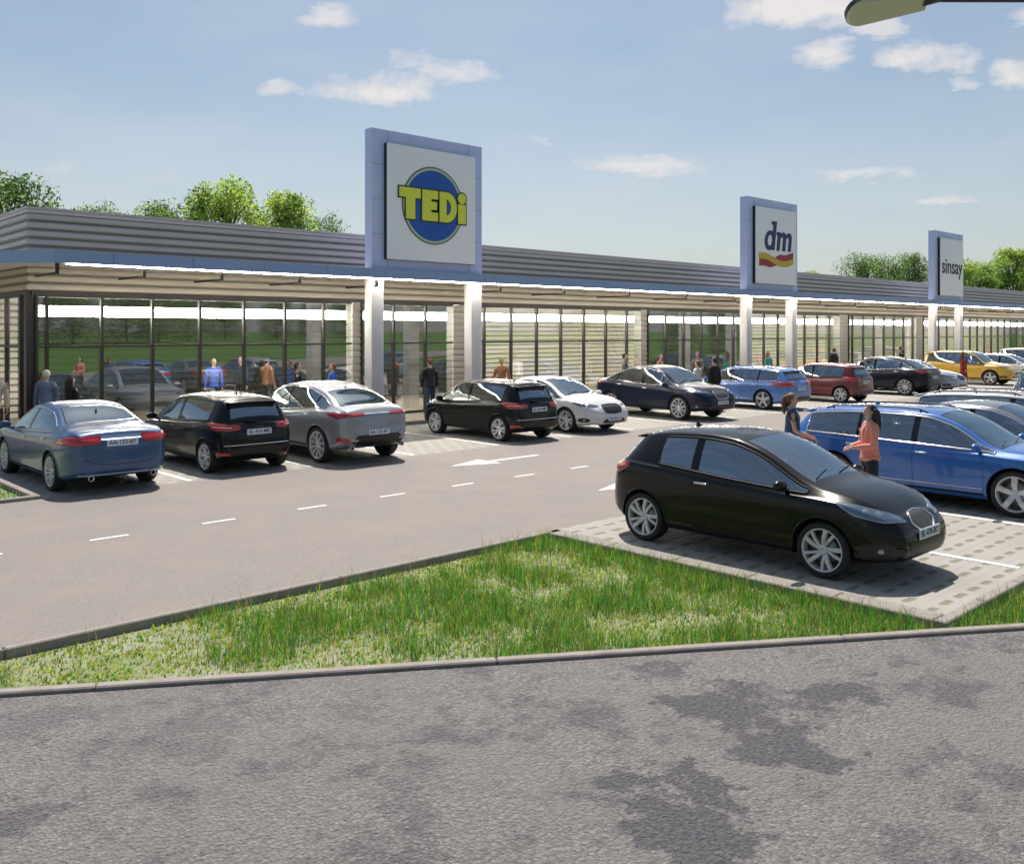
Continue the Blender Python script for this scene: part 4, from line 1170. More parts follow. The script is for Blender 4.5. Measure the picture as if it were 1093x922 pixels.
def lawnmat(name, g1, g2, soil, soilamt, sc=1.0):
    m, nt, out = newmat(name)
    p = N(nt, 'ShaderNodeBsdfPrincipled', i_Roughness=.95); p.inputs['Specular IOR Level'].default_value = .15
    g = N(nt, 'ShaderNodeNewGeometry'); pos = g.outputs['Position']
    n1 = world_noise(nt, .8*sc, 7, .7, .4, pos); n2 = world_noise(nt, 16*sc, 6, .75, .3, pos); n3 = world_noise(nt, 90, 3, .7, 0, pos)
    c = mixc(nt, ramp(nt, n2, [(.35, (0,0,0)), (.65, (1,1,1))]), g1, g2)
    c = mixc(nt, ramp(nt, n3, [(.4, (0,0,0)), (.7, (.6,.6,.6))]), c, tuple(x*.5 for x in g1))
    f = math_(nt, 'ADD', math_(nt, 'MULTIPLY', n1, .55), math_(nt, 'MULTIPLY', n2, .45))
    c = mixc(nt, ramp(nt, f, [(1-soilamt-.08, (0,0,0)), (1-soilamt+.08, (1,1,1))]), c, mixc(nt, n3, soil, tuple(x*.7 for x in soil)))
    L(nt, c, p.inputs['Base Color'])
    b = N(nt, 'ShaderNodeBump', i_Strength=.8); b.inputs['Distance'].default_value = .03
    L(nt, math_(nt, 'ADD', n2, n3), b.inputs['Height']); L(nt, b.outputs[0], p.inputs['Normal'])
    L(nt, p.outputs[0], out.inputs[0]); MATS[name] = m
    return m

def struct(name, mb, mat, smooth=None):
    o = mb.build(name, mat, None, smooth); o['kind'] = 'structure'; return o
def sheet(name, pts, z, mat):
    mb = MB(); mb.add([(x, y, z) for x, y in pts], [tuple(range(len(pts)))]); return struct(name, mb, mat)

# front kerb line: passes (1.91, 7.74) towards (9.31, 2.96)
KP = Vector((1.91, 7.74)); KD = Vector((.840, -.5426)); KN = Vector((.5426, .840))
def on_kerb(t, n): q = KP + KD*t + KN*n; return (q.x, q.y)

def build_ground():
    M_FRONT = asphalt('road_asphalt', (.262,.243,.238), .40, .050, blobs=[
        (5.85,3.75,.50,1), (6.55,3.35,.42,1), (5.60,3.20,.34,1), (4.15,3.10,.33,1), (4.60,3.45,.24,1), (3.85,2.60,.42,1),
        (6.05,4.75,.26,.85), (6.95,1.70,.30,.9), (5.0,1.85,.3,.6), (1.35,5.75,.30,.8), (1.0,6.75,.40,.5), (2.75,6.15,.40,.40),
        (3.35,5.15,.25,.45), (3.3,4.45,.24,.45), (2.0,7.0,.45,.45), (2.9,3.9,.2,.5), (7.9,2.5,.2,.7), (1.0,4.9,.4,.7), (3.9,5.7,.26,.4), (4.6,5.35,.22,.3)], patch=(.072,.072,.088), coarse=30.0)
    M_LANE = asphalt('lane_asphalt', (.256,.235,.224), .30, .010, blobs=[(1.0,10.1,.8,.6), (.3,9.6,.8,.6), (-.5,10.6,.8,.6)], patch=(.12,.115,.12), coarse=70.0, tint=(.290,.236,.204), wear=False)
    M_BAY = gridpaver('bay_paving', (.355,.333,.308), (.165,.135,.10), .36, .30)
    M_WALK = paver('walkway_paving', (.36,.32,.27), (.16,.14,.11), .40, .20, .012)
    M_KERB = pbr('kerb_concrete', (.27,.24,.22), .85, bump=.4, bscale=60, var=.18, vscale=5)
    M_SOIL = lawnmat('verge_soil', (.17,.25,.06), (.32,.37,.14), (.52,.52,.38), .52, 1.6)
    M_LAWN = lawnmat('lawn', (.05,.125,.022), (.085,.18,.04), (.12,.18,.06), .30, .5)
    M_WHITE = pbr('road_paint', (.78,.78,.76), .6, bump=.2, bscale=80, var=.08, vscale=20)
    # ground: one sheet to the horizon with a bank rising beyond the front road
    mb = MB()
    def ridge(n): return 1.9*sstep(-3.5, -17, n)
    ns = [900, 60, 30, 12, 7.3, -1.2, -3.5, -6, -9, -12, -15, -18, -60, -300, -900]
    ts = [-900, -200, -60, -20, 0, 20, 60, 150, 300, 1000]
    vs = []
    for n in ns:
        for t in ts:
            x, y = on_kerb(t, n-7.54+ .0)
            vs.append((x, y, -.16 + ridge(n-0)))
    k = len(ts)
    mb.add(vs, [(i*k+j, i*k+j+1, (i+1)*k+j+1, (i+1)*k+j) for i in range(len(ns)-1) for j in range(k-1)], 0, True)
    struct('ground', mb, M_LAWN)
    # front road, kerbs
    sheet('front_road', [on_kerb(-120, -.02), on_kerb(-120, -9.0), on_kerb(220, -9.0), on_kerb(220, -.02)], -.035, M_FRONT)
    def strip(name, a, b, w, z0, z1, mat, seg=1.0):
        a = Vector(a); b = Vector(b); d = (b-a); ln = d.length; d.normalize(); nn = Vector((-d.y, d.x))
        m_ = MB(); n_ = max(1, int(ln/seg))
        for i in range(n_):
            s0 = ln*i/n_+.004; s1 = ln*(i+1)/n_-.004
            c = a+d*(s0+s1)/2+nn*w/2
            m_.bbox((c.x, c.y, (z0+z1)/2), (s1-s0, w, z1-z0), .012, rot=Matrix.Rotation(math.atan2(d.y, d.x), 3, 'Z'), seg=1)
        return struct(name, m_, mat, False)
    strip('front_kerb', on_kerb(-12, 0), on_kerb(26, 0), .10, -.30, .0, M_KERB, 3.0)
    strip('far_kerb', on_kerb(-60, -9.15), on_kerb(100, -9.15), .14, -.30, .04, M_KERB, 2.0)
    # verge soil
    q0 = on_kerb(-2.4, .14)
    sheet('verge', [on_kerb(-3.5, .10), on_kerb(40, .10), (45.0, 3.60), (8.86, 3.60), (8.86, 8.765), (-1.5, 8.765)], -.085, M_SOIL)
    strip('lane_kerb', (-1.2, 8.76), (8.98, 8.76), .08, -.30, .006, M_KERB, 3.0)
    strip('bay_kerb', (9.12, 3.60), (9.12, 8.72), .27, -.30, .012, M_KERB)
    strip('bay_kerb', (8.85, 3.48), (45.0, 3.48), .12, -.30, .012, M_KERB)
    # car park surfaces
    sheet('lane', [(-60, 8.84), (150, 8.84), (150, 16.22), (-60, 16.22)], 0.0, M_LANE)
    sheet('near_bay_paving', [(9.12, 3.60), (150, 3.60), (150, 8.84), (9.12, 8.84)], 0.001, M_BAY)
    sheet('far_bay_paving', [(4.62, 16.22), (150, 16.22), (150, 21.62), (4.62, 21.62)], 0.001, M_BAY)
    m_ = MB(); m_.box((30, 23.0, .005), (140, 2.64, .21)); struct('walkway', m_, M_WALK)
    sheet('side_paving', [(-60, 21.75), (-40.1, 21.75), (-40.1, 24.33), (6.3, 24.33), (6.3, 70), (-60, 70)], .10, M_WALK)
    strip('walkway_kerb', (-40, 21.60), (100, 21.60), .12, -.2, .115, M_KERB, 1.0)
    # small grass island left of the far row
    sheet('side_verge', [(-20, 16.36), (4.44, 16.36), (4.44, 21.6), (-20, 21.6)], -.03, M_SOIL)
    strip('side_kerb', (-20, 16.22), (4.60, 16.22), .12, -.2, .06, M_KERB)
    strip('side_kerb', (4.60, 16.36), (4.60, 21.58), .12, -.2, .06, M_KERB)
    # markings
    mk = MB()
    for i in range(44):
        x = 4.15 + 1.535*(i-6); mk.add([(x, 12.52, .004), (x+.50, 12.52, .004), (x+.50, 12.59, .004), (x, 12.59, .004)], [(0,1,2,3)])
    struct('lane_dashes', mk, M_WHITE)
    mk = MB()
    for (x, y) in ((11.80, 14.43), (11.85, 10.50)):
        mk.add([(x, y, .004), (x+1.05, y-.36, .004), (x+1.05, y-.06, .004), (x+2.5, y-.06, .004), (x+2.5, y+.06, .004), (x+1.05, y+.06, .004), (x+1.05, y+.36, .004)], [tuple(range(7))])
    struct('lane_arrows', mk, M_WHITE)
    mk = MB()
    for i in range(20):
        x = 7.15+2.55*i
        mk.add([(x-.05, 16.30, .006), (x+.05, 16.30, .006), (x+.05, 21.3, .006), (x-.05, 21.3, .006)], [(0,1,2,3)])
    for i in range(16):
        x = 11.55+2.6*i
        mk.add([(x-.05, 3.72, .006), (x+.05, 3.72, .006), (x+.05, 8.7, .006), (x-.05, 8.7, .006)], [(0,1,2,3)])
    struct('bay_lines', mk, M_WHITE)
    return M_KERB

# ------------------------------------------------------------------ grass
def blades(name, label, regions, seed, mats):
    """regions: (count, sampler, height range, lean, material weights)"""
    rs = np.random.RandomState(seed)
    V, F, MI = [], [], []
    base = 0
    for cnt, sampler, (h0, h1), wid, wts in regions:
        P = sampler(rs, cnt); n = len(P)
        h = rs.uniform(h0, h1, n)*rs.uniform(.6, 1.1, n); a = rs.uniform(0, 2*np.pi, n); ln = rs.uniform(.1, .75, n)*h
        w = wid*rs.uniform(.6, 1.3, n); b = rs.uniform(0, 2*np.pi, n)
        dx, dy = np.cos(a), np.sin(a); wx, wy = np.cos(b)*w, np.sin(b)*w
        x, y, z = P[:, 0], P[:, 1], P[:, 2]
        p0 = np.stack([x-wx, y-wy, z], 1); p1 = np.stack([x+wx, y+wy, z], 1)
        p2 = np.stack([x+dx*ln*.35+wx*.75, y+dy*ln*.35+wy*.75, z+h*.6], 1); p3 = np.stack([x+dx*ln*.35-wx*.75, y+dy*ln*.35-wy*.75, z+h*.6], 1)
        p4 = np.stack([x+dx*ln, y+dy*ln, z+h], 1)
        V.append(np.stack([p0, p1, p2, p3, p4], 1).reshape(-1, 3))
        i = base+np.arange(n)*5
        F.append((np.stack([i, i+1, i+2, i+3], 1), np.stack([i+3, i+2, i+4], 1)))
        mi = rs.choice(len(wts), n, p=np.array(wts)/sum(wts)); MI.append(mi)
        base += n*5
    V = np.concatenate(V)
    q = np.concatenate([f[0] for f in F]); t = np.concatenate([f[1] for f in F]); mi = np.concatenate(MI)
    me = bpy.data.meshes.new(name)
    me.vertices.add(len(V)); me.vertices.foreach_set('co', V.astype(np.float32).ravel())
    nl = q.size+t.size; me.loops.add(nl); me.loops.foreach_set('vertex_index', np.concatenate([q.ravel(), t.ravel()]).astype(np.int32))
    me.polygons.add(len(q)+len(t))
    st = np.concatenate([np.arange(len(q))*4, q.size+np.arange(len(t))*3]).astype(np.int32)
    me.polygons.foreach_set('loop_start', st)
    me.polygons.foreach_set('material_index', np.concatenate([mi, mi]).astype(np.int32))
    me.update(calc_edges=True); me.validate()
    for m in mats: me.materials.append(m)
    o = bpy.data.objects.new(name, me); link(o); tag(o, label, 'grass', kind='stuff')
    return o

def leafmat(name, color, trans=.5):
    if name in MATS: return MATS[name]
    m, nt, out = newmat(name)
    d = N(nt, 'ShaderNodeBsdfDiffuse'); t = N(nt, 'ShaderNodeBsdfTranslucent'); g = N(nt, 'ShaderNodeBsdfGlossy', i_Roughness=.5)
    geo = N(nt, 'ShaderNodeNewGeometry')
    hs = N(nt, 'ShaderNodeHueSaturation'); hs.inputs['Color'].default_value = c4(color)
    mr = N(nt, 'ShaderNodeMapRange'); mr.inputs[3].default_value = .65; mr.inputs[4].default_value = 1.35
    L(nt, geo.outputs['Random Per Island'], mr.inputs[0]); L(nt, mr.outputs[0], hs.inputs['Value'])
    mr2 = N(nt, 'ShaderNodeMapRange'); mr2.inputs[3].default_value = .48; mr2.inputs[4].default_value = .52
    L(nt, geo.outputs['Random Per Island'], mr2.inputs[0]); L(nt, mr2.outputs[0], hs.inputs['Hue'])
    L(nt, hs.outputs[0], d.inputs[0])
    sc = N(nt, 'ShaderNodeVectorMath', operation='MULTIPLY'); L(nt, hs.outputs[0], sc.inputs[0]); sc.inputs[1].default_value = (1.25, 1.35, .6)
    L(nt, sc.outputs[0], t.inputs[0])
    m1 = N(nt, 'ShaderNodeMixShader'); m1.inputs[0].default_value = trans; L(nt, d.outputs[0], m1.inputs[1]); L(nt, t.outputs[0], m1.inputs[2])
    m2 = N(nt, 'ShaderNodeMixShader'); m2.inputs[0].default_value = .04; L(nt, m1.outputs[0], m2.inputs[1]); L(nt, g.outputs[0], m2.inputs[2])
    L(nt, m2.outputs[0], out.inputs[0]); MATS[name] = m
    return m

def build_grass():
    G = [leafmat('grass_green', (.065,.26,.045)), leafmat('grass_dark', (.045,.155,.035)), leafmat('grass_lime', (.36,.42,.08)), leafmat('grass_dry', (.36,.27,.14)), leafmat('stalk_brown', (.16,.11,.07))]
    def inpoly(x, y):
        nrm = (x-KP.x)*KN.x+(y-KP.y)*KN.y
        return (nrm > .10) & (((x < 8.84) & (y < 8.74)) | ((x >= 8.84) & (y < 3.47))) & (x < 19)
    import mathutils.noise as mn
    def dens(x, y):
        f = mn.fractal(Vector((x*.55, y*.55, 3.1)), 1.0, 2.0, 4)
        f2 = mn.noise(Vector((x*1.7, y*1.7, 9.0)))
        # bare ground in the middle of the left half, lush towards the right and along the bays
        b = sstep(3.6, 5.8, x+.35*(y-5))*1.0-.42 + f*.95 + f2*.65
        b += .55*math.exp(-((x-1.2)**2+(y-8.1)**2)/.5)
        if x < 8.84: b += .75*sstep(7.9, 8.7, x)
        else: b += .35
        b += .45*sstep(5.5, 7.5, x)*math.exp(-(((x-KP.x)*KN.x+(y-KP.y)*KN.y-.25)**2)/.06)
        b += .6*math.exp(-((x-3.6)**2+(y-7.1)**2)/.5)
        return b
    def sampler(lo, hi, clump, z=-.085, xr=(-1.5, 17.0), yr=(-2.0, 8.72)):
        def f(rs, cnt):
            out = []
            tries = 0
            while len(out) < cnt and tries < cnt*30:
                x = rs.uniform(*xr); y = rs.uniform(*yr); tries += 1
                if not inpoly(x, y): continue
                if x > 10.5 and rs.rand() > .5: continue
                d = dens(x, y)
                if d < lo or d > hi+rs.rand()*.2: continue
                if lo > -5 and rs.rand() > sstep(lo, lo+.6, d): continue
                k = rs.randint(1, clump+1)
                for _ in range(k):
                    xx = x+rs.normal(0, .035); yy = y+rs.normal(0, .035)
                    if inpoly(xx, yy): out.append((xx, yy, z))
            return np.array(out[:cnt])
        return f
    blades('verge_grass', 'long green grass with dry stalks growing on the verge', [
        (38000, sampler(.26, 9, 12), (.07, .25), .0026, (5, 2.6, 1.4, 1.2, .3)),
        (26000, sampler(-.02, 9, 6), (.04, .13), .0028, (4, 1.6, 3.2, 1.0, .1)),
        (36000, sampler(-1.0, 9, 6), (.010, .045), .0085, (2.0, .5, 7, 1.0, .05)),
        (1600, sampler(-9, 9, 4), (.14, .34), .0020, (.3, .3, .2, 3, 3)),
    ], 5, G)
    def isl(rs, cnt):
        return np.stack([rs.uniform(-4, 4.4, cnt), rs.uniform(16.38, 19.5, cnt), np.full(cnt, -.03)], 1)
    blades('island_grass', 'short green grass on the small island left of the steel blue saloon', [(9000, isl, (.05, .14), .007, (5, 2, 3, .5, .1))], 9, G)

# ------------------------------------------------------------------ trees
def tree_mesh(seed, H, crown_w, crown_base, nleaf, colours, lobes=14, leaf=.0085):
    rs = random.Random(seed)
    tr = MB()
    pts = [(0,0,0)]; x = y = 0
    for k in range(1, 8):
        x += rs.uniform(-.10,.10); y += rs.uniform(-.10,.10); pts.append((x, y, H*.90*k/7))
    tr.tube(pts, [H*.020*(1-.88*k/7) for k in range(8)], 8)
    ls = []
    for k in range(lobes):
        a = rs.uniform(0, 2*math.pi); t = rs.random()**.8
        z = lerp(crown_base, .97, t)*H
        prof = math.sqrt(max(.04, 1-(abs(t-.42)/.60)**2.2))
        rr = crown_w*.5*prof*math.sqrt(rs.random())*.92
        c = Vector((math.cos(a)*rr, math.sin(a)*rr, z)); s = crown_w*rs.uniform(.10, .19)
        ls.append((c, s))
        b = Vector(pts[min(7, max(1, int(t*6)))])
        tr.tube([b, (b+c)/2+Vector((rs.uniform(-.2,.2), rs.uniform(-.2,.2), -.1)), c, c+Vector((0, 0, s*.7))], [H*.006, H*.004, H*.002, H*.001], 5)
    lf = MB()
    per = nleaf//len(ls)
    for c, s in ls:
        mi = rs.choices(range(len(colours)), [5, 3, 2][:len(colours)])[0]
        for _ in range(per):
            d = Vector((rs.gauss(0,1), rs.gauss(0,1), rs.gauss(0,1)))
            if d.length > 1.75: d *= 1.75/d.length*rs.uniform(.8, 1.0)
            p = c+Vector((d.x*s*.62, d.y*s*.62, d.z*s*.62))
            sz = H*leaf*rs.uniform(.6, 1.5)
            nrm = Vector((rs.gauss(0,1), rs.gauss(0,1), rs.gauss(0,1)+.5)).normalized()
            u = nrm.orthogonal().normalized(); u = (Matrix.Rotation(rs.uniform(0, 6.28), 3, nrm) @ u); w = nrm.cross(u)
            lf.add([p-u*sz, p+w*sz*.55, p+u*sz, p-w*sz*.55], [(0,1,2,3)], mi if rs.random() < .7 else rs.randrange(len(colours)))
    return tr, lf
def build_trees():
    bark = pbr('bark', (.10,.075,.055), .9, bump=.5, bscale=20)
    LG = [leafmat('leaf_lime', (.45,.53,.19), .6), leafmat('leaf_mid', (.31,.43,.14), .6), leafmat('leaf_deep', (.12,.20,.07), .55)]
    DG = [leafmat('leaf_green', (.12,.20,.075)), leafmat('leaf_dark', (.065,.125,.05)), leafmat('leaf_mid', (.20,.34,.06), .6)]
    protos = {}
    for key, args in {'lime': (3, 10.0, 4.6, .30, 19000, LG, 74, .0078), 'lime2': (8, 10.0, 4.4, .28, 18000, LG, 72, .0078), 'green': (12, 10.0, 6.4, .35, 17000, DG, 75, .0078), 'airy': (21, 10.0, 6.0, .3, 9000, DG, 65, .0075), 'broad': (30, 7.0, 7.0, .05, 14000, DG, 70, .012)}.items():
        protos[key] = (args, tree_mesh(*args))
    made = {}
    def put(key, label, group, x, y, h, rz, z=-.1, wide=1.0):
        args, (tr, lf) = protos[key]
        if key not in made:
            r = empty('tree', (x, y, z), rz); a = tr.build('trunk', bark, r); b = lf.build('crown', args[5], r, smooth=False)
            made[key] = r
        else:
            r = copy_tree(made[key]); r.location = (x, y, z); r.rotation_euler = (0, 0, rz)
        s = h/args[1]*(.94 if y > 20 else .60); r.scale = (s*wide, s*wide, s)
        tag(r, label, 'tree', group)
        return r
    gB = 'trees rising behind the shops'
    put('green', 'dark green tree at the left edge, its crown above the building corner', gB, 11.2, 45, 10.1, .3)
    put('airy', 'thin-leaved treetop barely showing over the left end of the roof', gB, 15.2, 45, 9.2, 1.2, wide=.8)
    put('green', 'dark low tree beside the tallest lime green tree behind the roof', gB, 18.6, 45.5, 9.5, 2.0)
    put('lime', 'tallest lime green tree above the roof left of the round blue logo', gB, 21.5, 45, 11.2, .5)
    put('lime2', 'second lime green tree above the roof, nearest the round blue logo', gB, 25.0, 45, 10.9, 2.5)
    put('airy', 'small sparse treetop just left of the first sign tower', gB, 27.6, 45, 9.8, .2, wide=.6)
    put('lime2', 'light green treetop peeking over the roof right of the second tower', gB, 81.3, 45, 9.0, .9)
    put('airy', 'sparse dark tree farthest left in the group by the third tower', gB, 92.5, 45, 11.4, 3.1)
    put('airy', 'sparse dark tree in the middle of the group left of the third tower', gB, 99.5, 46, 11.6, 4.4, wide=.9)
    put('green', 'fuller dark tree touching the left side of the third tower', gB, 106.5, 46, 12.2, 5.2, wide=.8)
    put('green', 'dark green tree just right of the third sign tower', gB, 118.5, 46, 12.3, 1.0, wide=.8)
    put('lime', 'rounded light green tree right of the third sign tower', gB, 126.0, 46, 12.6, 2.2, wide=1.1)
    put('lime2', 'large light green tree at the right edge of the picture', gB, 140.0, 46, 15.2, 3.3, wide=1.25)
    gF = 'bushy trees across the front road'
    k = 0
    r2 = random.Random(4)
    for t in (-6, 0, 6, 12, 18, 24, 30, 36, 42, 49, 56, 63, 71, 80, 90, 102):
        x, y = on_kerb(t, -23.5+r2.uniform(-2, 2))
        put('broad', 'bushy dark green tree on the bank across the front road', gF, x, y, r2.uniform(7.0, 9.5), r2.uniform(0, 6), z=1.7, wide=r2.uniform(1.05, 1.35))
    for x, y, h in ((58, -6, 7.5), (66, -9, 8), (75, -8, 7), (86, -10, 8.5)):
        put('broad', 'bushy dark green tree on the wide lawn beyond the near car row', 'bushy trees on the wide lawn', x, y, h, x, z=-.1)
# ------------------------------------------------------------------ the shops
U0, U1, VW, VC = 6.40, 92.0, 23.70, 21.70       # left corner, right end, wall plane, canopy edge
def sweep(path, prof):
    """profile (outward offset, z) swept along a plan path with mitred corners; outward is to the right of travel"""
    n = len(path); vs = []; fs = []; m = len(prof)
    P = [Vector(p) for p in path]
    for i, p in enumerate(P):
        ds = []
        if i > 0: ds.append((p-P[i-1]).normalized())
        if i < n-1: ds.append((P[i+1]-p).normalized())
        ns = [Vector((d.y, -d.x)) for d in ds]
        if len(ns) == 2:
            b = (ns[0]+ns[1]).normalized(); k = 1/max(.2, b.dot(ns[0]))
        else: b = ns[0]; k = 1
        for o, z in prof: vs.append((p.x+b.x*o*k, p.y+b.y*o*k, z))
    for i in range(n-1):
        for j in range(m-1): fs.append((i*m+j, (i+1)*m+j, (i+1)*m+j+1, i*m+j+1))
    return vs, fs
def ribs(z0, z1, pitch=.205, depth=.085):
    pr = []; z = z0
    while z < z1-.01:
        t = min(z+pitch, z1)
        pr += [(0, z), (depth, z+.022), (depth*.86, t-.085), (depth*.5, t-.05), (0, t-.044)]
        z = t
    pr.append((0, z1)); return pr

def build_shops():
    M_CLAD = pbr('ribbed_cladding', (.37,.36,.375), .45, .15, var=.06, vscale=1.2)
    M_CLADI = pbr('ribbed_inner_wall', (.50,.46,.39), .6, var=.06, vscale=1.2)
    M_FAS = pbr('fascia_panel', (.26,.36,.58), .4, .15, var=.05, vscale=.8)
    M_GRV = pbr('groove_shade', (.16,.155,.15), .7)  # shade in the grooves between ribs, put in as a darker colour
    M_SOF = pbr('soffit_white', (.72,.70,.66), .6)
    M_FRAME = pbr('window_frame', (.035,.030,.028), .45, .3)
    M_SHOP = glassmat('shop_glass', (.80,.84,.80), .30, .95)
    M_SIDE = glassmat('side_glass', (.85,.86,.82), .06, .16)
    M_IN = pbr('inner_floor', (.34,.29,.22), .35, var=.1, vscale=2)
    M_CEIL = pbr('inner_ceiling', (.30,.26,.21), .8)
    M_LIT = pbr('lit_strip', (.9,.88,.8), .5, emit=(1.0,.95,.87), estr=42.0)
    M_CAN = pbr('canopy_lamp', (.9,.88,.82), .5, emit=(1.0,.90,.76), estr=44.0)
    M_PIL = pbr('pillar_panel', (.62,.60,.62), .45, .1, var=.05, vscale=1.5)
    M_TOW = pbr('tower_panel', (.53,.60,.88), .45, .1, var=.05, vscale=1.0)
    M_BR = pbr('bracket_dark', (.02,.018,.017), .5)
    M_ROOF = pbr('roof_felt', (.16,.16,.16), .9)
    b = empty('retail_building', (U0, VW, 0)); tag(b, 'long single-storey row of shops with grey ribbed cladding and a blue canopy edge', 'building')
    off = Vector((-U0, -VW, 0))
    def part(mb, name, mats, smooth=False):
        mb.v = [(v[0]-U0, v[1]-VW, v[2]) for v in mb.v]
        return mb.build(name, mats, b, smooth)
    ZG, ZT = 3.62, 5.72
    m = MB(); vs, fs = sweep([(U0, 62), (U0, VW), (U1, VW)], [(x-.085, z) for x, z in ribs(4.40, ZT-.06)])
    m.add(vs, [f[::-1] for f in fs]); m.groove(vs, fs, 5); part(m, 'cladding', [M_CLAD, M_GRV])
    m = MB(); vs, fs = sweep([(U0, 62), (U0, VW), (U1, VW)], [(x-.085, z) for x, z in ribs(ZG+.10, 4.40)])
    m.add(vs, [f[::-1] for f in fs]); m.groove(vs, fs, 5); part(m, 'cladding', [pbr('ribbed_cladding_lit', (.48,.43,.36), .55, var=.06, vscale=1.2), M_GRV])  # same cladding below the canopy, its lit warm look put into the colour
    m = MB(); vs, fs = sweep([(U0, 62), (U0, VW), (U1, VW)], [(-.30, ZT-.05), (-.30, ZT), (.015, ZT), (.015, ZT-.06), (-.05, ZT-.06)])
    m.add(vs, fs); part(m, 'parapet_coping', M_CLAD)
    m = MB(); m.box(((U0+U1)/2+.1, 43.0, 5.2), (U1-U0-.5, 37.5, .12)); part(m, 'roof', M_ROOF)
    m = MB(); m.box(((U0+U1)/2, VW+.10, ZG+.06), (U1-U0-.24, .16, .10)); m.box((U0+.10, 42.8, ZG+.06), (.16, 38.0, .10)); part(m, 'window_head', M_FRAME)
    # canopy: bevelled corner at the left, runs on along the side wall
    CP = [(4.2, 40.0), (4.2, 23.95), (U0+.02, VC), (U1, VC)]
    m = MB(); vs, fs = sweep(CP, [(-.05, 4.27), (.0, 4.27), (.0, 4.545), (-.30, 4.545), (-.30, 4.50)]); m.add(vs, fs)
    fo = part(m, 'canopy_fascia', M_FAS)
    x = U0+1.3; jo = None
    while x < U1:
        if jo is None:
            sm = MB(); sm.box((0, 0, 0), (.008, .006, .275)); jo = sm.build('panel_joint', pbr('joint_dark', (.10,.14,.22), .6), fo); o = jo
        else:
            o = jo.copy(); col.objects.link(o); o.parent = fo
        o.location = (x-U0, VC-.001-VW, 4.41); x += 1.9
    m = MB()
    top = [(U0-.02, VW-.01), (U0-.02, 40), (4.25, 40.0), (4.25, 23.97), (U0+.04, VC+.05), (U1, VC+.05), (U1, VW-.01)]
    for z in (4.285, 4.50):
        m.add([(x, y, z) for x, y in top], [tuple(range(7))])
    part(m, 'soffit', M_SOF)
    # lit line let into the soffit along the canopy edge
    m = MB(); x = U0+.3
    while x < U1-2:
        m.box((x+1.2, VC+.125, 4.26), (2.36, .09, .026)); x += 2.4
    part(m, 'canopy_lamp', M_CAN)
    # dark brackets under the canopy edge
    br0 = None
    for k, x in enumerate([6.52, 8.45, 10.4, 12.6, 15.1, 19.9, 22.9, 26.4, 29.9, 33.4, 36.0, 40.6, 44.1, 47.6, 51.1, 54.6, 59.6, 63.1, 66.6, 70.1]):
        if br0 is None:
            m = MB(); m.box((0, 0, -.13), (.07, .07, .26)); m.box((0, .78, -.235), (.05, 1.62, .05))
            br0 = m.build('canopy_bracket', M_BR, b); o = br0
        else:
            o = br0.copy(); col.objects.link(o); o.parent = b
        o.location = (x-U0, VC+.14-VW, 4.285)
    # glazing: frame and pane per bay
    towers = [(14.85, 19.08), (34.14, 38.29), (53.55, 57.70)]
    walls = [(15.50, 15.85), (19.48, 20.10), (29.40, 29.88), (46.2, 47.2), (55.8, 56.8)]
    pitch = 1.275; xs = [6.62, 6.85]
    while xs[-1] < 76: xs.append(xs[-1]+pitch)
    stops = sorted(set(xs))
    def blocked(a, c):
        return [w for w in walls if w[0] < c and w[1] > a]
    fm = {}
    def bay(w, rz, x, y):
        key = (round(w, 3), rz)
        if key not in fm:
            m = MB(); h0 = .12; h1 = ZG+.01
            m.box((0, 0, (h0+h1)/2), (.065, .11, h1-h0)); m.box((w/2, 0, h0+.035), (w-.066, .09, .07)); m.box((w/2, 0, h1-.03), (w-.066, .09, .06)); m.box((w/2, 0, 2.37), (w-.066, .09, .055))
            f = m.build('window', M_FRAME, b)
            g_ = MB(); x0, x1, z0, z1 = .025, w-.025, h0+.02, h1-.02; g_.add([(x0, .015, z0), (x1, .015, z0), (x1, .015, z1), (x0, .015, z1)], [(0, 1, 2, 3)]); p_ = g_.build('pane', M_SIDE if rz else M_SHOP, f)
            fm[key] = f; o = f
        else:
            f = fm[key]; o = f.copy(); col.objects.link(o); o.parent = b
            for ch in list(f.children):
                c = ch.copy(); col.objects.link(c); c.parent = o
        o.location = (x-U0, y-VW, 0); o.rotation_euler = (0, 0, rz)
        return o
    for a, c in zip(stops[:-1], stops[1:]):
        bl = blocked(a, c)
        if not bl: bay(c-a, 0, a, VW+.03); continue
        s = a
        for w in bl:
            if w[0]-s > .12: bay(round(w[0]-s, 2), 0, s, VW+.03)
            s = max(s, w[1])
        if c-s > .12: bay(round(c-s, 2), 0, s, VW+.03)
    m = MB(); m.box((stops[-1]+8, VW+.1, 1.85), (16, .1, 3.5)); part(m, 'end_wall', M_CLADI)
    for w in walls:
        m = MB(); vs, fs = sweep([(w[0], VW+.4), (w[0], VW), (w[1], VW), (w[1], VW+.4)], [(x-.05, z) for x, z in ribs(.1, ZG, .205, .022)])
        m.add(vs, [f[::-1] for f in fs]); part(m, 'wall_panel', pbr('wall_panel_beige', (.30,.28,.25), .6, var=.06, vscale=1.2))
    m = MB(); m.box((U0+.10, VW+.13, 1.87), (.20, .20, 3.52)); part(m, 'corner_post', M_FRAME)
    y = VW+.5
    for k in range(9):
        o = bay(1.275, R(90), U0+.03, y)
        y += 1.275
    # inside
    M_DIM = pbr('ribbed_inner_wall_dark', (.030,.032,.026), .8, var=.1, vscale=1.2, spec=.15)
    M_OLI = pbr('ribbed_inner_wall_olive', (.22,.22,.13), .6, var=.1, vscale=1.2)
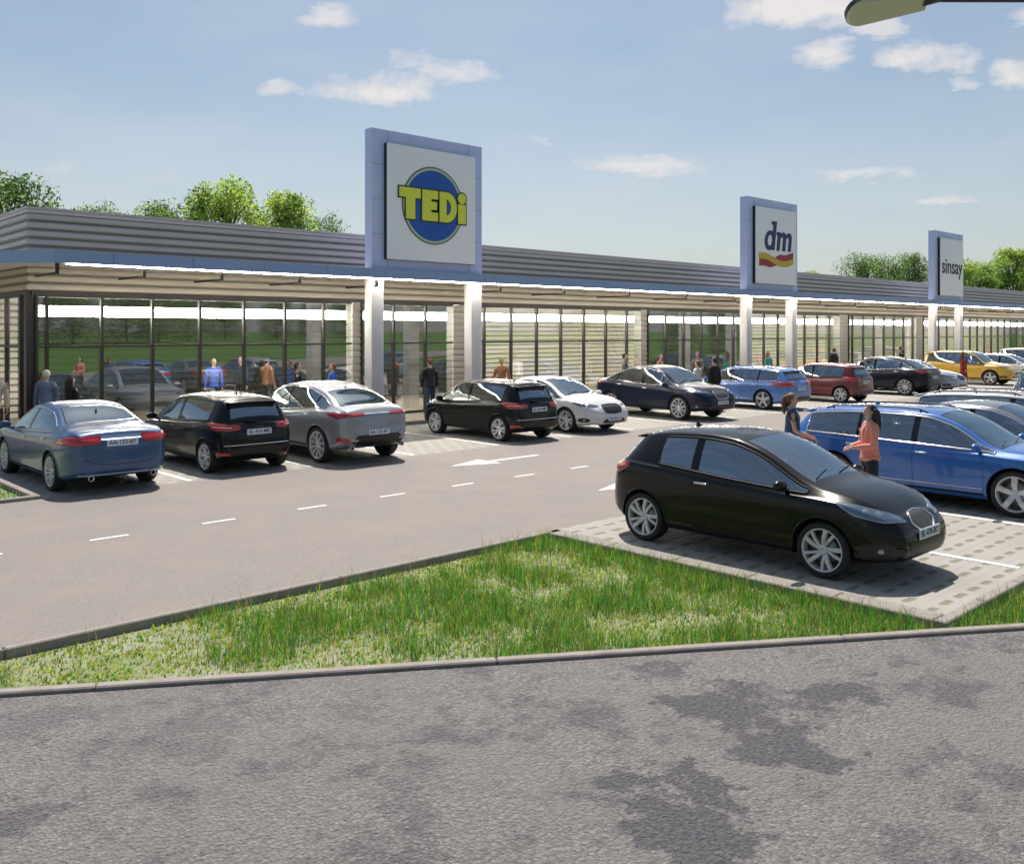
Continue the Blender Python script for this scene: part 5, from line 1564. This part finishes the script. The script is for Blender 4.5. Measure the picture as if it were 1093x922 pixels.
    for a, c, mt in ((U0+.3, 8.0, M_CLADI), (8.0, 25.0, M_DIM), (25.0, 38.3, M_CLADI), (38.3, 47.3, M_DIM), (47.3, 57.5, M_CLADI), (57.5, 70.0, M_OLI), (70.0, U1, M_CLADI)):
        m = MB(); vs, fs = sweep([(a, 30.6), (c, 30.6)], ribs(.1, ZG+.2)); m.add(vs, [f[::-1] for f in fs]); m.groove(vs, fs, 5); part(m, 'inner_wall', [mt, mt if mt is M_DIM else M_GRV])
    m = MB(); m.box(((U0+U1)/2, 27.3, .06), (U1-U0-.4, 6.8, .10)); part(m, 'shop_floor', M_IN)
    m = MB(); m.box(((U0+U1)/2, 27.3, ZG+.22), (U1-U0-.4, 6.8, .1)); part(m, 'inner_ceiling', M_CEIL)
    m = MB(); x = U0+.45
    while x < U1-3:
        m.box((x+1.6, 25.25, 3.265), (3.196, .10, .27)); x += 3.2
    part(m, 'light_strip', M_LIT)
    # ---------------- sign towers
    def tower(label, u0, build_sign):
        t = empty('sign_tower', (u0*1.009, VC+.20, 0)); tag(t, label, 'sign tower', 'sign towers along the shops')
        W = 4.2
        m = MB()
        m.bbox((W/2, .20, 6.58), (W, .36, 4.06), .012); m.build('tower_slab', M_TOW, t)
        j = MB()
        for k in range(1, 4):
            j.box((W/2, .019, 4.56+k*1.01), (W-.02, .004, .010))
        for k in (.55, W-.55): j.box((k, .0185, 6.58), (.010, .004, 4.04))
        j.build('panel_joint', pbr('joint_dark', (.10,.14,.22), .6), t)
        for x in (.21, W-.21):
            p = MB(); p.bbox((x, .21, 2.19), (.42, .36, 4.17), .012); p.box((x, .026, 2.0), (.42, .006, .012)); p.box((x-.213, .21, 2.0), (.006, .36, .012)); p.build('pillar', M_PIL, t)
        s = MB(); s.bbox((W/2, -.07, 6.52), (3.36, .16, 3.36), .008)
        s.box((W/2, -.06, 6.52), (3.37, .13, 3.37), 1)
        panel = s.build('sign_panel', [pbr('sign_white', (.90,.91,.95), .45), pbr('sign_return', (.012,.012,.016), .5)], t)
        build_sign(panel, W/2, 6.52, -.152)
        return t
    def flat(name, parent, polys, y, th, mat, cx, cz):
        """2-D outlines (x right, z up) as plates of thickness th"""
        m = MB()
        for pl in polys:
            n = len(pl)
            m.add([(cx+p[0], y-th, cz+p[1]) for p in pl]+[(cx+p[0], y, cz+p[1]) for p in pl],
                  [tuple(range(n))]+[(i, n+i, n+(i+1) % n, (i+1) % n) for i in range(n)])
        o = m.build(name, mat, parent, False, recalc=True)
        return o
    def circ(cx, cz, r, n=64, a0=0, a1=360): return [(cx+r*math.cos(R(a0+(a1-a0)*k/n)), cz+r*math.sin(R(a0+(a1-a0)*k/n))) for k in range(n)]
    def ringpoly(m, cx, cz, r0, r1, y, th, n=72):
        vs = []
        for k in range(n):
            a = 2*math.pi*k/n
            for r_, yy in ((r0, y), (r0, y-th), (r1, y-th), (r1, y)): vs.append((cx+r_*math.cos(a), yy, cz+r_*math.sin(a)))
        m.add(vs, [(k*4+i, ((k+1) % n)*4+i, ((k+1) % n)*4+i+1, k*4+i+1) for k in range(n) for i in range(3)])
    YEL = pbr('sign_yellow', (.74,.78,.07), .45); BLU = pbr('sign_blue', (.012,.09,.42), .45); DRK = pbr('sign_outline', (.02,.045,.03), .5)
    PALE = pbr('sign_pale_ring', (.42,.55,.36), .5)
    def sign_round(pn, cx, cz, y):
        flat('logo_disc', pn, [circ(0, 0, 1.06)], y, .012, BLU, cx, cz)
        m = MB(); ringpoly(m, cx, cz, 1.06, 1.135, y, .016); m.build('logo_ring', PALE, pn, False, recalc=True)
        m = MB(); ringpoly(m, cx, cz, 1.135, 1.165, y, .018); m.build('logo_ring_edge', DRK, pn, False, recalc=True)
        T = [(-1.28,.46),(-.50,.46),(-.50,.17),(-.70,.17),(-.70,-.46),(-1.04,-.46),(-1.04,.17),(-1.28,.17)]
        E = [(-.44,.46),(.16,.46),(.16,.20),(-.10,.20),(-.10,.12),(.12,.12),(.12,-.12),(-.10,-.12),(-.10,-.20),(.16,-.20),(.16,-.46),(-.44,-.46)]
        D = [(.22,.46),(.50,.46)]+[(.50+.40*math.sin(R(a)), .46*math.cos(R(a))) for a in range(12, 180, 12)]+[(.50,-.46),(.22,-.46)]
        Dh = [(.52,.20)]+[(.50+.13*math.sin(R(a)), .20*math.cos(R(a))) for a in range(15, 180, 15)]+[(.52,-.20)]
        I = [(.95,.14),(1.26,.14),(1.26,-.46),(.95,-.46)]; dot = circ(1.105, .32, .165, 28)
        def grow(pl, e):
            c = []; n = len(pl)
            ar = sum(pl[i][0]*pl[(i+1) % n][1]-pl[(i+1) % n][0]*pl[i][1] for i in range(n)); sg = 1 if ar > 0 else -1
            for i in range(n):
                p0, p1, p2 = Vector(pl[i-1]), Vector(pl[i]), Vector(pl[(i+1) % n])
                n1 = Vector(((p1-p0).y, -(p1-p0).x)).normalized()*sg; n2 = Vector(((p2-p1).y, -(p2-p1).x)).normalized()*sg
                bb = n1+n2; bb = bb/max(.35, bb.length_squared/2) if bb.length > .1 else n1
                q = p1+bb*e; c.append((q.x, q.y))
            return c
        for nm, pl in (('letter_t', T), ('letter_e', E), ('letter_d', D), ('letter_i', I)):
            ex = [dot] if nm == 'letter_i' else []
            o = flat('letter_outline', pn, [grow(q, .042) for q in [pl]+ex], y-.014, .012, DRK, cx, cz)
            flat('letter', pn, [pl]+ex, y-.022, .016, YEL, cx, cz)
        flat('letter_counter', pn, [grow(Dh, .03)], y-.0375, .002, DRK, cx, cz)
        flat('letter_counter', pn, [Dh], y-.039, .002, BLU, cx, cz)
    def sign_ribbon(pn, cx, cz, y):
        NV = pbr('sign_navy', (.012,.018,.12), .45); RED = pbr('sign_red', (.30,.022,.028), .45); GLD = pbr('sign_gold', (.62,.42,.03), .45)
        sl = .16
        def S(pl): return [(x+sl*z, z) for x, z in pl]
        def arc(cx_, cz_, rx, rz, a0, a1, n=14): return [(cx_+rx*math.cos(R(lerp(a0, a1, k/n))), cz_+rz*math.sin(R(lerp(a0, a1, k/n)))) for k in range(n+1)]
        # d : bowl ring + stem
        m = MB()
        def band(o_, i_):
            n = len(o_); vs = [(cx+p[0], y, cz+p[1]) for p in o_]+[(cx+p[0], y-.02, cz+p[1]) for p in o_]+[(cx+p[0], y-.02, cz+p[1]) for p in i_]+[(cx+p[0], y, cz+p[1]) for p in i_]
            m.add(vs, [(k*1+j*n, k+1+j*n, k+1+(j+1)*n, k+(j+1)*n) for k in range(n-1) for j in range(3)])
        zb_ = -.12
        band(S(arc(-.62, .25, .40, .44, 0, 360, 40)), S(arc(-.60, .25, .19, .25, 0, 360, 40)))
        def slab(pl):
            n = len(pl); m.add([(cx+p[0], y-.021, cz+p[1]) for p in pl]+[(cx+p[0], y, cz+p[1]) for p in pl], [tuple(range(n))]+[(i, n+i, n+(i+1) % n, (i+1) % n) for i in range(n)])
        slab(S([(-.42,-.17),(-.16,-.17),(-.16,1.12),(-.56,1.12),(-.56,.98),(-.42,.94)]))
        m.build('letter_d', NV, pn, False, recalc=True)
        m = MB()
        slab(S([(.02,-.17),(.26,-.17),(.26,.66),(-.08,.66),(-.08,.52),(.02,.50)]))
        for x0 in (.26, .74):
            slab(S([(x0+.24,-.17),(x0+.48,-.17),(x0+.48,.40),(x0+.44,.56),(x0+.34,.66),(x0+.18,.68),(x0-.02,.58),(x0-.02,.40),(x0+.12,.46),(x0+.20,.45),(x0+.24,.38)]))
        m.build('letter_m', NV, pn, False, recalc=True)
        def wave(f0, f1, x0, x1, n=26): return [(lerp(x0, x1, k/n), f0(lerp(x0, x1, k/n))) for k in range(n+1)]+[(lerp(x1, x0, k/n), f1(lerp(x1, x0, k/n))) for k in range(n+1)]
        base = lambda x: -.62+.15*math.sin((x+.28)*-1.9)*1.0
        w_ = lambda x: .0
        up = lambda x: base(x)+.17; lo = lambda x: base(x)-.10
        flat('ribbon_gold', pn, [wave(up, lo, -1.45, 1.42)], y, .016, GLD, cx, cz-.02)
        flat('ribbon_red', pn, [wave(lambda x: base(x)-.10, lambda x: base(x)-.40+.30*sstep(-.7, .15, x), -1.42, .15)], y, .014, RED, cx, cz-.02)
        flat('ribbon_red', pn, [wave(lambda x: base(x)+.17+.27*sstep(-.25, .35, x), lambda x: base(x)+.17, -.25, 1.42)], y, .014, RED, cx, cz-.02)
    def sign_word(pn, cx, cz, y):
        K = pbr('sign_black', (.02,.02,.03), .5)
        M4 = Matrix.Translation((cx, y-.004, cz+.02)) @ Matrix.Rotation(math.pi/2, 4, 'X')
        text_obj('lettering', 'sinsay', 1.28, K, pn, M4, .012, .012)
    tower('grey blue tower with a round blue logo and yellow TEDi letters', 14.86, sign_round)
    tower('grey blue tower reading dm over a red and gold ribbon', 34.14, sign_ribbon)
    tower('grey blue tower reading sinsay in thin black letters', 53.55, sign_word)

def build_lamp():
    D = pbr('lamp_dark', (.05,.052,.055), .45, .4); DF = pbr('lamp_diffuser', (.55,.56,.40), .4)
    t = empty('street_lamp', (10.45, 2.55, -.075)); tag(t, 'street lamp reaching in at the top right, dark slanting head with a pale diffuser', 'street lamp')
    m = MB(); m.tube([(0,0,0), (0,0,1.2), (0,0,6.1)], [.09, .075, .05], 14); m.build('pole', D, t)
    h = Vector((8.63, 4.06, 5.83)) - Vector((10.45, 2.55, -.075)); e = Vector((9.05, 3.73, 5.985)) - Vector((10.45, 2.55, -.075))
    m = MB(); m.tube([(0,0,5.97), tuple(lerp(Vector((0,0,5.97)), e, .3)+Vector((0,0,.09))), tuple(e)], [.045, .036, .030], 10); m.build('arm', D, t)
    d = Vector((-.730, .683, 0)); up = Vector((0, 0, 1))
    hd = MB()
    L_, W_ = .82, .34
    tilt = R(-11)
    ax = (d*math.cos(tilt) + up*math.sin(tilt)).normalized(); sd = ax.cross(up).normalized(); nz = sd.cross(ax).normalized()
    roll = Matrix.Rotation(R(30), 3, ax); sd = roll @ sd; nz = roll @ nz
    def plate(z0, z1, sc, n=10):
        ol = []
        for k in range(n+1):
            a = -math.pi/2+math.pi*k/n; ol.append((L_*.80+math.cos(a)*L_*.20*sc, math.sin(a)*W_/2*sc))
        ol += [(0.02, W_*.36*sc), (0.02, -W_*.36*sc)]
        return ol
    def solid(mb, layers):
        rings = []
        for z, sc in layers: rings.append([e+ax*(p[0])+sd*p[1]+nz*z for p in plate(0, 0, sc)])
        n = len(rings[0]); vs = [p for r_ in rings for p in r_]
        fs = [(i*n+k, i*n+(k+1) % n, (i+1)*n+(k+1) % n, (i+1)*n+k) for i in range(len(rings)-1) for k in range(n)]
        fs += [tuple(range(n))[::-1], tuple((len(rings)-1)*n+k for k in range(n))]
        mb.add(vs, fs, 0, False)
    solid(hd, [(0, 1.0), (.05, .98), (.075, .85), (.085, .55)]); hd.build('lamp_head', D, t, recalc=True)
    df = MB(); solid(df, [(-.035, .86), (-.012, .95), (-.001, .96)]); df.build('diffuser', DF, t, recalc=True)
    j = MB(); j.tube([e-ax*.12, e+ax*.06], [.05, .06], 10); j.build('joint', D, t)

# ------------------------------------------------------------------ who is about
def all_people():
    g1 = None
    person('woman in coral top and dark jeans, long black hair, between the two nearest cars', (13.20, 6.30, .0), R(140), 1.68, hair='long', hairc=(.008,.007,.008), top=(.72,.27,.20), legs=(.020,.022,.028), woman=True, style='shirt', arms=((6,78,8,25), (6,74,8,25)), collar=(.75,.48,.40))
    person('woman with an auburn ponytail in a sleeveless navy top facing the woman in coral', (13.85, 7.95, .0), R(-62), 1.74, hair='tail', hairc=(.13,.045,.02), top=(.045,.075,.14), legs=(.03,.04,.07), woman=True, style='shirt', arms=((4,24), (10,60,6,10)), sleeves=False, collar=(.30,.38,.48))
    S = .11
    gp = 'shoppers along the shop fronts'
    def at_(label, x, y, rz, **k): person(label, (x, y, k.pop('z', S)), R(rz), group=gp, **k)
    at_('shopper in a cream jacket and dark trousers at the left end of the shops', 5.60, 23.2, 70, h=1.80, top=(.55,.47,.36), legs=(.05,.03,.03), hairc=(.35,.30,.24), skin='fair')
    at_('black-haired shopper in black behind the roof of the steel blue saloon', 7.05, 22.6, 20, h=1.62, top=(.012,.012,.014), hair='long', hairc=(.008,.008,.008), woman=True, arms=((20,80),(10,60)))
    at_('shopper in a grey-blue shirt beside the black-haired shopper by the corner window', 6.72, 23.3, 60, h=1.74, top=(.11,.15,.26), style='shirt', hairc=(.5,.48,.44))
    at_('man in a bright blue shirt standing inside the first shop window', 12.55, 26.9, -100, h=1.82, top=(.035,.085,.42), style='shirt', hairc=(.22,.08,.03), z=.12)
    at_('man in a dark suit talking behind the shop window left of the brown jacket', 13.7, 27.4, 200, h=1.84, top=(.015,.017,.025), z=.12, skin='tan')
    at_('man in a brown jacket behind the shop window', 14.5, 27.2, 20, h=1.80, top=(.22,.10,.05), legs=(.03,.03,.03), z=.12, skin='tan', arms=((10,50),(0,20)))
    at_('man in a black suit just above the roof of the silver crossover', 13.05, 22.7, -30, h=1.80, top=(.012,.014,.022), hairc=(.02,.012,.01))
    at_('red-haired shopper in a royal blue shirt above the tail of the silver crossover', 14.05, 22.5, 160, h=1.76, top=(.03,.10,.46), style='shirt', hairc=(.22,.055,.02))
    at_('red-haired man in a black jacket and jeans by the shop door', 17.75, 22.75, 80, h=1.80, top=(.010,.011,.016), legs=(.03,.05,.11), hairc=(.17,.04,.02), arms=((5,10),(-5,15)))
    at_('blond walker in brown just right of the first sign tower', 20.95, 22.9, 200, h=1.78, top=(.30,.13,.06), legs=(.05,.07,.16), hairc=(.62,.50,.34), stride=20, arms=((-20,20),(20,25)))
    at_('man in a grey shirt standing behind the midnight blue crossover', 27.2, 22.7, -60, h=1.80, top=(.16,.15,.14), style='shirt')
    at_('shopper in a dusty pink top by the dark shop window', 29.9, 23.1, -80, h=1.72, top=(.35,.15,.12), style='shirt', hairc=(.12,.04,.02), woman=True)
    at_('man in a grey-brown shirt and beige trousers facing left by the dark window', 31.5, 22.4, 190, h=1.82, top=(.16,.13,.12), legs=(.40,.25,.16), style='shirt', hairc=(.14,.04,.02), arms=((5,50),(5,40)))
    at_('companion in white beside the tall man in the black jacket', 26.85, 19.1, 100, z=0, h=1.74, top=(.68,.68,.68), style='shirt', hairc=(.1,.06,.03))
    at_('tall man in black seen from behind, between midnight blue crossover and mid blue estate', 27.0, 18.5, 80, h=1.86, top=(.010,.010,.012), legs=(.012,.012,.014), hairc=(.03,.015,.01), z=0)
    at_('woman with long auburn hair in a teal top between the pillars of the second tower', 37.3, 22.6, -100, h=1.72, top=(.04,.26,.24), style='shirt', hair='long', hairc=(.22,.07,.03), woman=True)
    at_('man in a black jacket behind the roof of the dark red hatchback', 43.2, 22.5, 70, h=1.82, top=(.010,.011,.014))
    at_('woman in a long dark red dress beside the yellow car', 47.6, 17.9, -40, h=1.76, top=(.19,.018,.014), style='dress', hair='long', hairc=(.10,.03,.015), woman=True, z=0)
    at_('man in dark clothes just behind the woman in the red dress', 49.6, 21.9, -60, h=1.84, top=(.015,.015,.02), skin='tan')
    at_('shopper in a dark coat behind the bonnet of the yellow car', 60.0, 23.0, -80, h=1.80, top=(.03,.02,.03), skin='tan')
    at_('second shopper in dark clothes right beside the dark coat behind the yellow car', 61.3, 23.0, -120, h=1.70, top=(.02,.02,.03), hair='long', hairc=(.05,.02,.01), woman=True)
    at_('woman with flowing red hair at the far right of the shop fronts', 70.5, 22.6, -90, h=1.72, top=(.40,.12,.07), style='shirt', hair='long', hairc=(.22,.04,.02), woman=True)
# ------------------------------------------------------------------ put it together
build_ground()
build_shops()
build_lamp()
all_people()
bake_skins()
all_cars()
bake_curves()
build_trees()
build_grass()

# ------------------------------------------------------------------ sky and sun
SUN = Vector((.34, .42, 1.0)).normalized()          # direction towards the sun
elev = math.asin(SUN.z); az = math.atan2(SUN.x, SUN.y)
w = bpy.data.worlds.new('World'); scene.world = w; w.use_nodes = True
nt = w.node_tree; nt.nodes.clear()
out = nt.nodes.new('ShaderNodeOutputWorld'); bg = nt.nodes.new('ShaderNodeBackground')
sky = nt.nodes.new('ShaderNodeTexSky'); sky.sky_type = 'NISHITA'; sky.sun_disc = False
sky.sun_elevation = elev; sky.sun_rotation = az; sky.air_density = 1.0; sky.dust_density = 2.0; sky.ozone_density = .7; sky.altitude = 100
bg.inputs[1].default_value = .084
# fair-weather clouds: a few soft puffs placed by direction, broken up by noise
tc = nt.nodes.new('ShaderNodeTexCoord')
F0 = Vector((.683, .730, 0)); R0 = Vector((.730, -.683, 0))
def clouds():
    nb = N(nt, 'ShaderNodeTexNoise', i_Scale=16.0, i_Detail=8.0, i_Roughness=.62); L(nt, tc.outputs['Generated'], nb.inputs['Vector'])
    nb2 = N(nt, 'ShaderNodeTexNoise', i_Scale=5.0, i_Detail=6.0, i_Roughness=.6)
    mp = N(nt, 'ShaderNodeMapping'); mp.inputs['Scale'].default_value = (1, 1, 3.2); L(nt, tc.outputs['Generated'], mp.inputs[0]); L(nt, mp.outputs[0], nb2.inputs['Vector'])
    wn = N(nt, 'ShaderNodeTexNoise', i_Scale=13.0, i_Detail=7.0, i_Roughness=.62); L(nt, mp.outputs[0], wn.inputs['Vector'])
    ws = N(nt, 'ShaderNodeVectorMath', operation='SUBTRACT'); L(nt, wn.outputs['Color'], ws.inputs[0]); ws.inputs[1].default_value = (.5,.5,.5)
    wk = N(nt, 'ShaderNodeVectorMath', operation='MULTIPLY'); L(nt, ws.outputs[0], wk.inputs[0]); wk.inputs[1].default_value = (.075,.075,.04)
    wa = N(nt, 'ShaderNodeVectorMath', operation='ADD'); L(nt, tc.outputs['Generated'], wa.inputs[0]); L(nt, wk.outputs[0], wa.inputs[1])
    total = None
    for x, y, rx, ry, st in CLOUDS:
        d = (F0*975 + R0*(x-546.5) + Vector((0, 0, 1))*(353.5-y)).normalized()
        rt = R0 - d*R0.dot(d); rt.normalize(); up = rt.cross(d).normalized()
        px = 975/ (F0.dot(d))
        def dotn(v, k):
            n = N(nt, 'ShaderNodeVectorMath', operation='DOT_PRODUCT'); L(nt, wa.outputs[0], n.inputs[0]); n.inputs[1].default_value = v
            return n.outputs['Value']
        a = math_(nt, 'DIVIDE', dotn(rt, 0), 1.15*rx/px); b = math_(nt, 'DIVIDE', dotn(up, 0), 1.45*ry/px)
        b2 = math_(nt, 'MULTIPLY', b, math_(nt, 'ADD', 1.0, math_(nt, 'MULTIPLY', math_(nt, 'LESS_THAN', b, 0.0), .55)))
        q = math_(nt, 'ADD', math_(nt, 'MULTIPLY', a, a), math_(nt, 'MULTIPLY', b2, b2))
        front = math_(nt, 'GREATER_THAN', dotn(d, 0), 0.0)
        e = math_(nt, 'SUBTRACT', 1.0, q)
        e = math_(nt, 'ADD', e, math_(nt, 'MULTIPLY', math_(nt, 'SUBTRACT', nb.outputs['Fac'], .5), 3.6))
        e = math_(nt, 'MULTIPLY', math_(nt, 'MULTIPLY', e, .95, True), front, True)
        e = math_(nt, 'MULTIPLY', e, st)
        total = e if total is None else math_(nt, 'MAXIMUM', total, e)
    # thin high veil everywhere
    veil = N(nt, 'ShaderNodeMapRange'); veil.inputs[1].default_value = .3; veil.inputs[2].default_value = .75; veil.inputs[3].default_value = .0; veil.inputs[4].default_value = .18
    L(nt, nb2.outputs['Fac'], veil.inputs[0])
    # the air pales towards the horizon
    sz = N(nt, 'ShaderNodeSeparateXYZ'); L(nt, tc.outputs['Generated'], sz.inputs[0])
    hz = N(nt, 'ShaderNodeMapRange'); hz.interpolation_type = 'SMOOTHSTEP'; hz.inputs[1].default_value = .30; hz.inputs[2].default_value = .10; hz.inputs[3].default_value = 0; hz.inputs[4].default_value = .26
    L(nt, sz.outputs[2], hz.inputs[0])
    return total, math_(nt, 'ADD', veil.outputs[0], hz.outputs[0])
CLOUDS = [(357,27,34,10,.75), (395,95,58,18,.95), (305,97,32,8,.6), (490,83,45,13,.85), (440,68,25,7,.5), (850,8,70,26,.95), (880,63,32,15,.95), (1000,64,58,16,.95), (930,32,28,8,.7), (1085,80,32,12,.9),
          (1085,22,18,9,.6), (1022,89,17,8,.7), (680,180,72,10,.75), (940,188,42,7,.7), (1013,214,22,5,.6), (573,153,10,5,.4), (60,178,14,6,.25)]
fac, haze = clouds()
tn = N(nt, 'ShaderNodeVectorMath', operation='MULTIPLY'); L(nt, sky.outputs[0], tn.inputs[0]); tn.inputs[1].default_value = (.945, 1.02, 1.01)
mx = N(nt, 'ShaderNodeMix', data_type='RGBA'); L(nt, haze, mx.inputs[0]); L(nt, tn.outputs[0], mx.inputs[6]); mx.inputs[7].default_value = (8.0, 8.1, 8.3, 1)
my = N(nt, 'ShaderNodeMix', data_type='RGBA'); L(nt, fac, my.inputs[0]); L(nt, mx.outputs[2], my.inputs[6]); my.inputs[7].default_value = (8.6, 8.2, 8.1, 1)
L(nt, my.outputs[2], bg.inputs[0]); L(nt, bg.outputs[0], out.inputs[0])
sl = bpy.data.lights.new('sun', 'SUN'); sl.energy = 4.9; sl.angle = R(.53); sl.color = (1.0, .93, .84)
so = bpy.data.objects.new('sun', sl); link(so); so.rotation_euler = SUN.to_track_quat('Z', 'Y').to_euler()

# ------------------------------------------------------------------ camera
cd = bpy.data.cameras.new('camera'); cam = bpy.data.objects.new('camera', cd); link(cam)
cam.location = (0, 0, 2.75); cam.rotation_euler = (R(90), 0, math.atan2(-F0.x, F0.y))
cd.sensor_width = 36.0; cd.lens = 975/1093*36; cd.shift_y = -(461-353.5)/1093; cd.clip_start = .1; cd.clip_end = 4000
scene.camera = cam
vs = scene.view_settings; vs.view_transform = 'Standard'; vs.look = 'None'; vs.exposure = 0.22; vs.gamma = 1.0
scene.cycles.use_denoising = True; scene.cycles.max_bounces = 8; scene.cycles.transparent_max_bounces = 16
scene.cycles.sample_clamp_indirect = 6.0
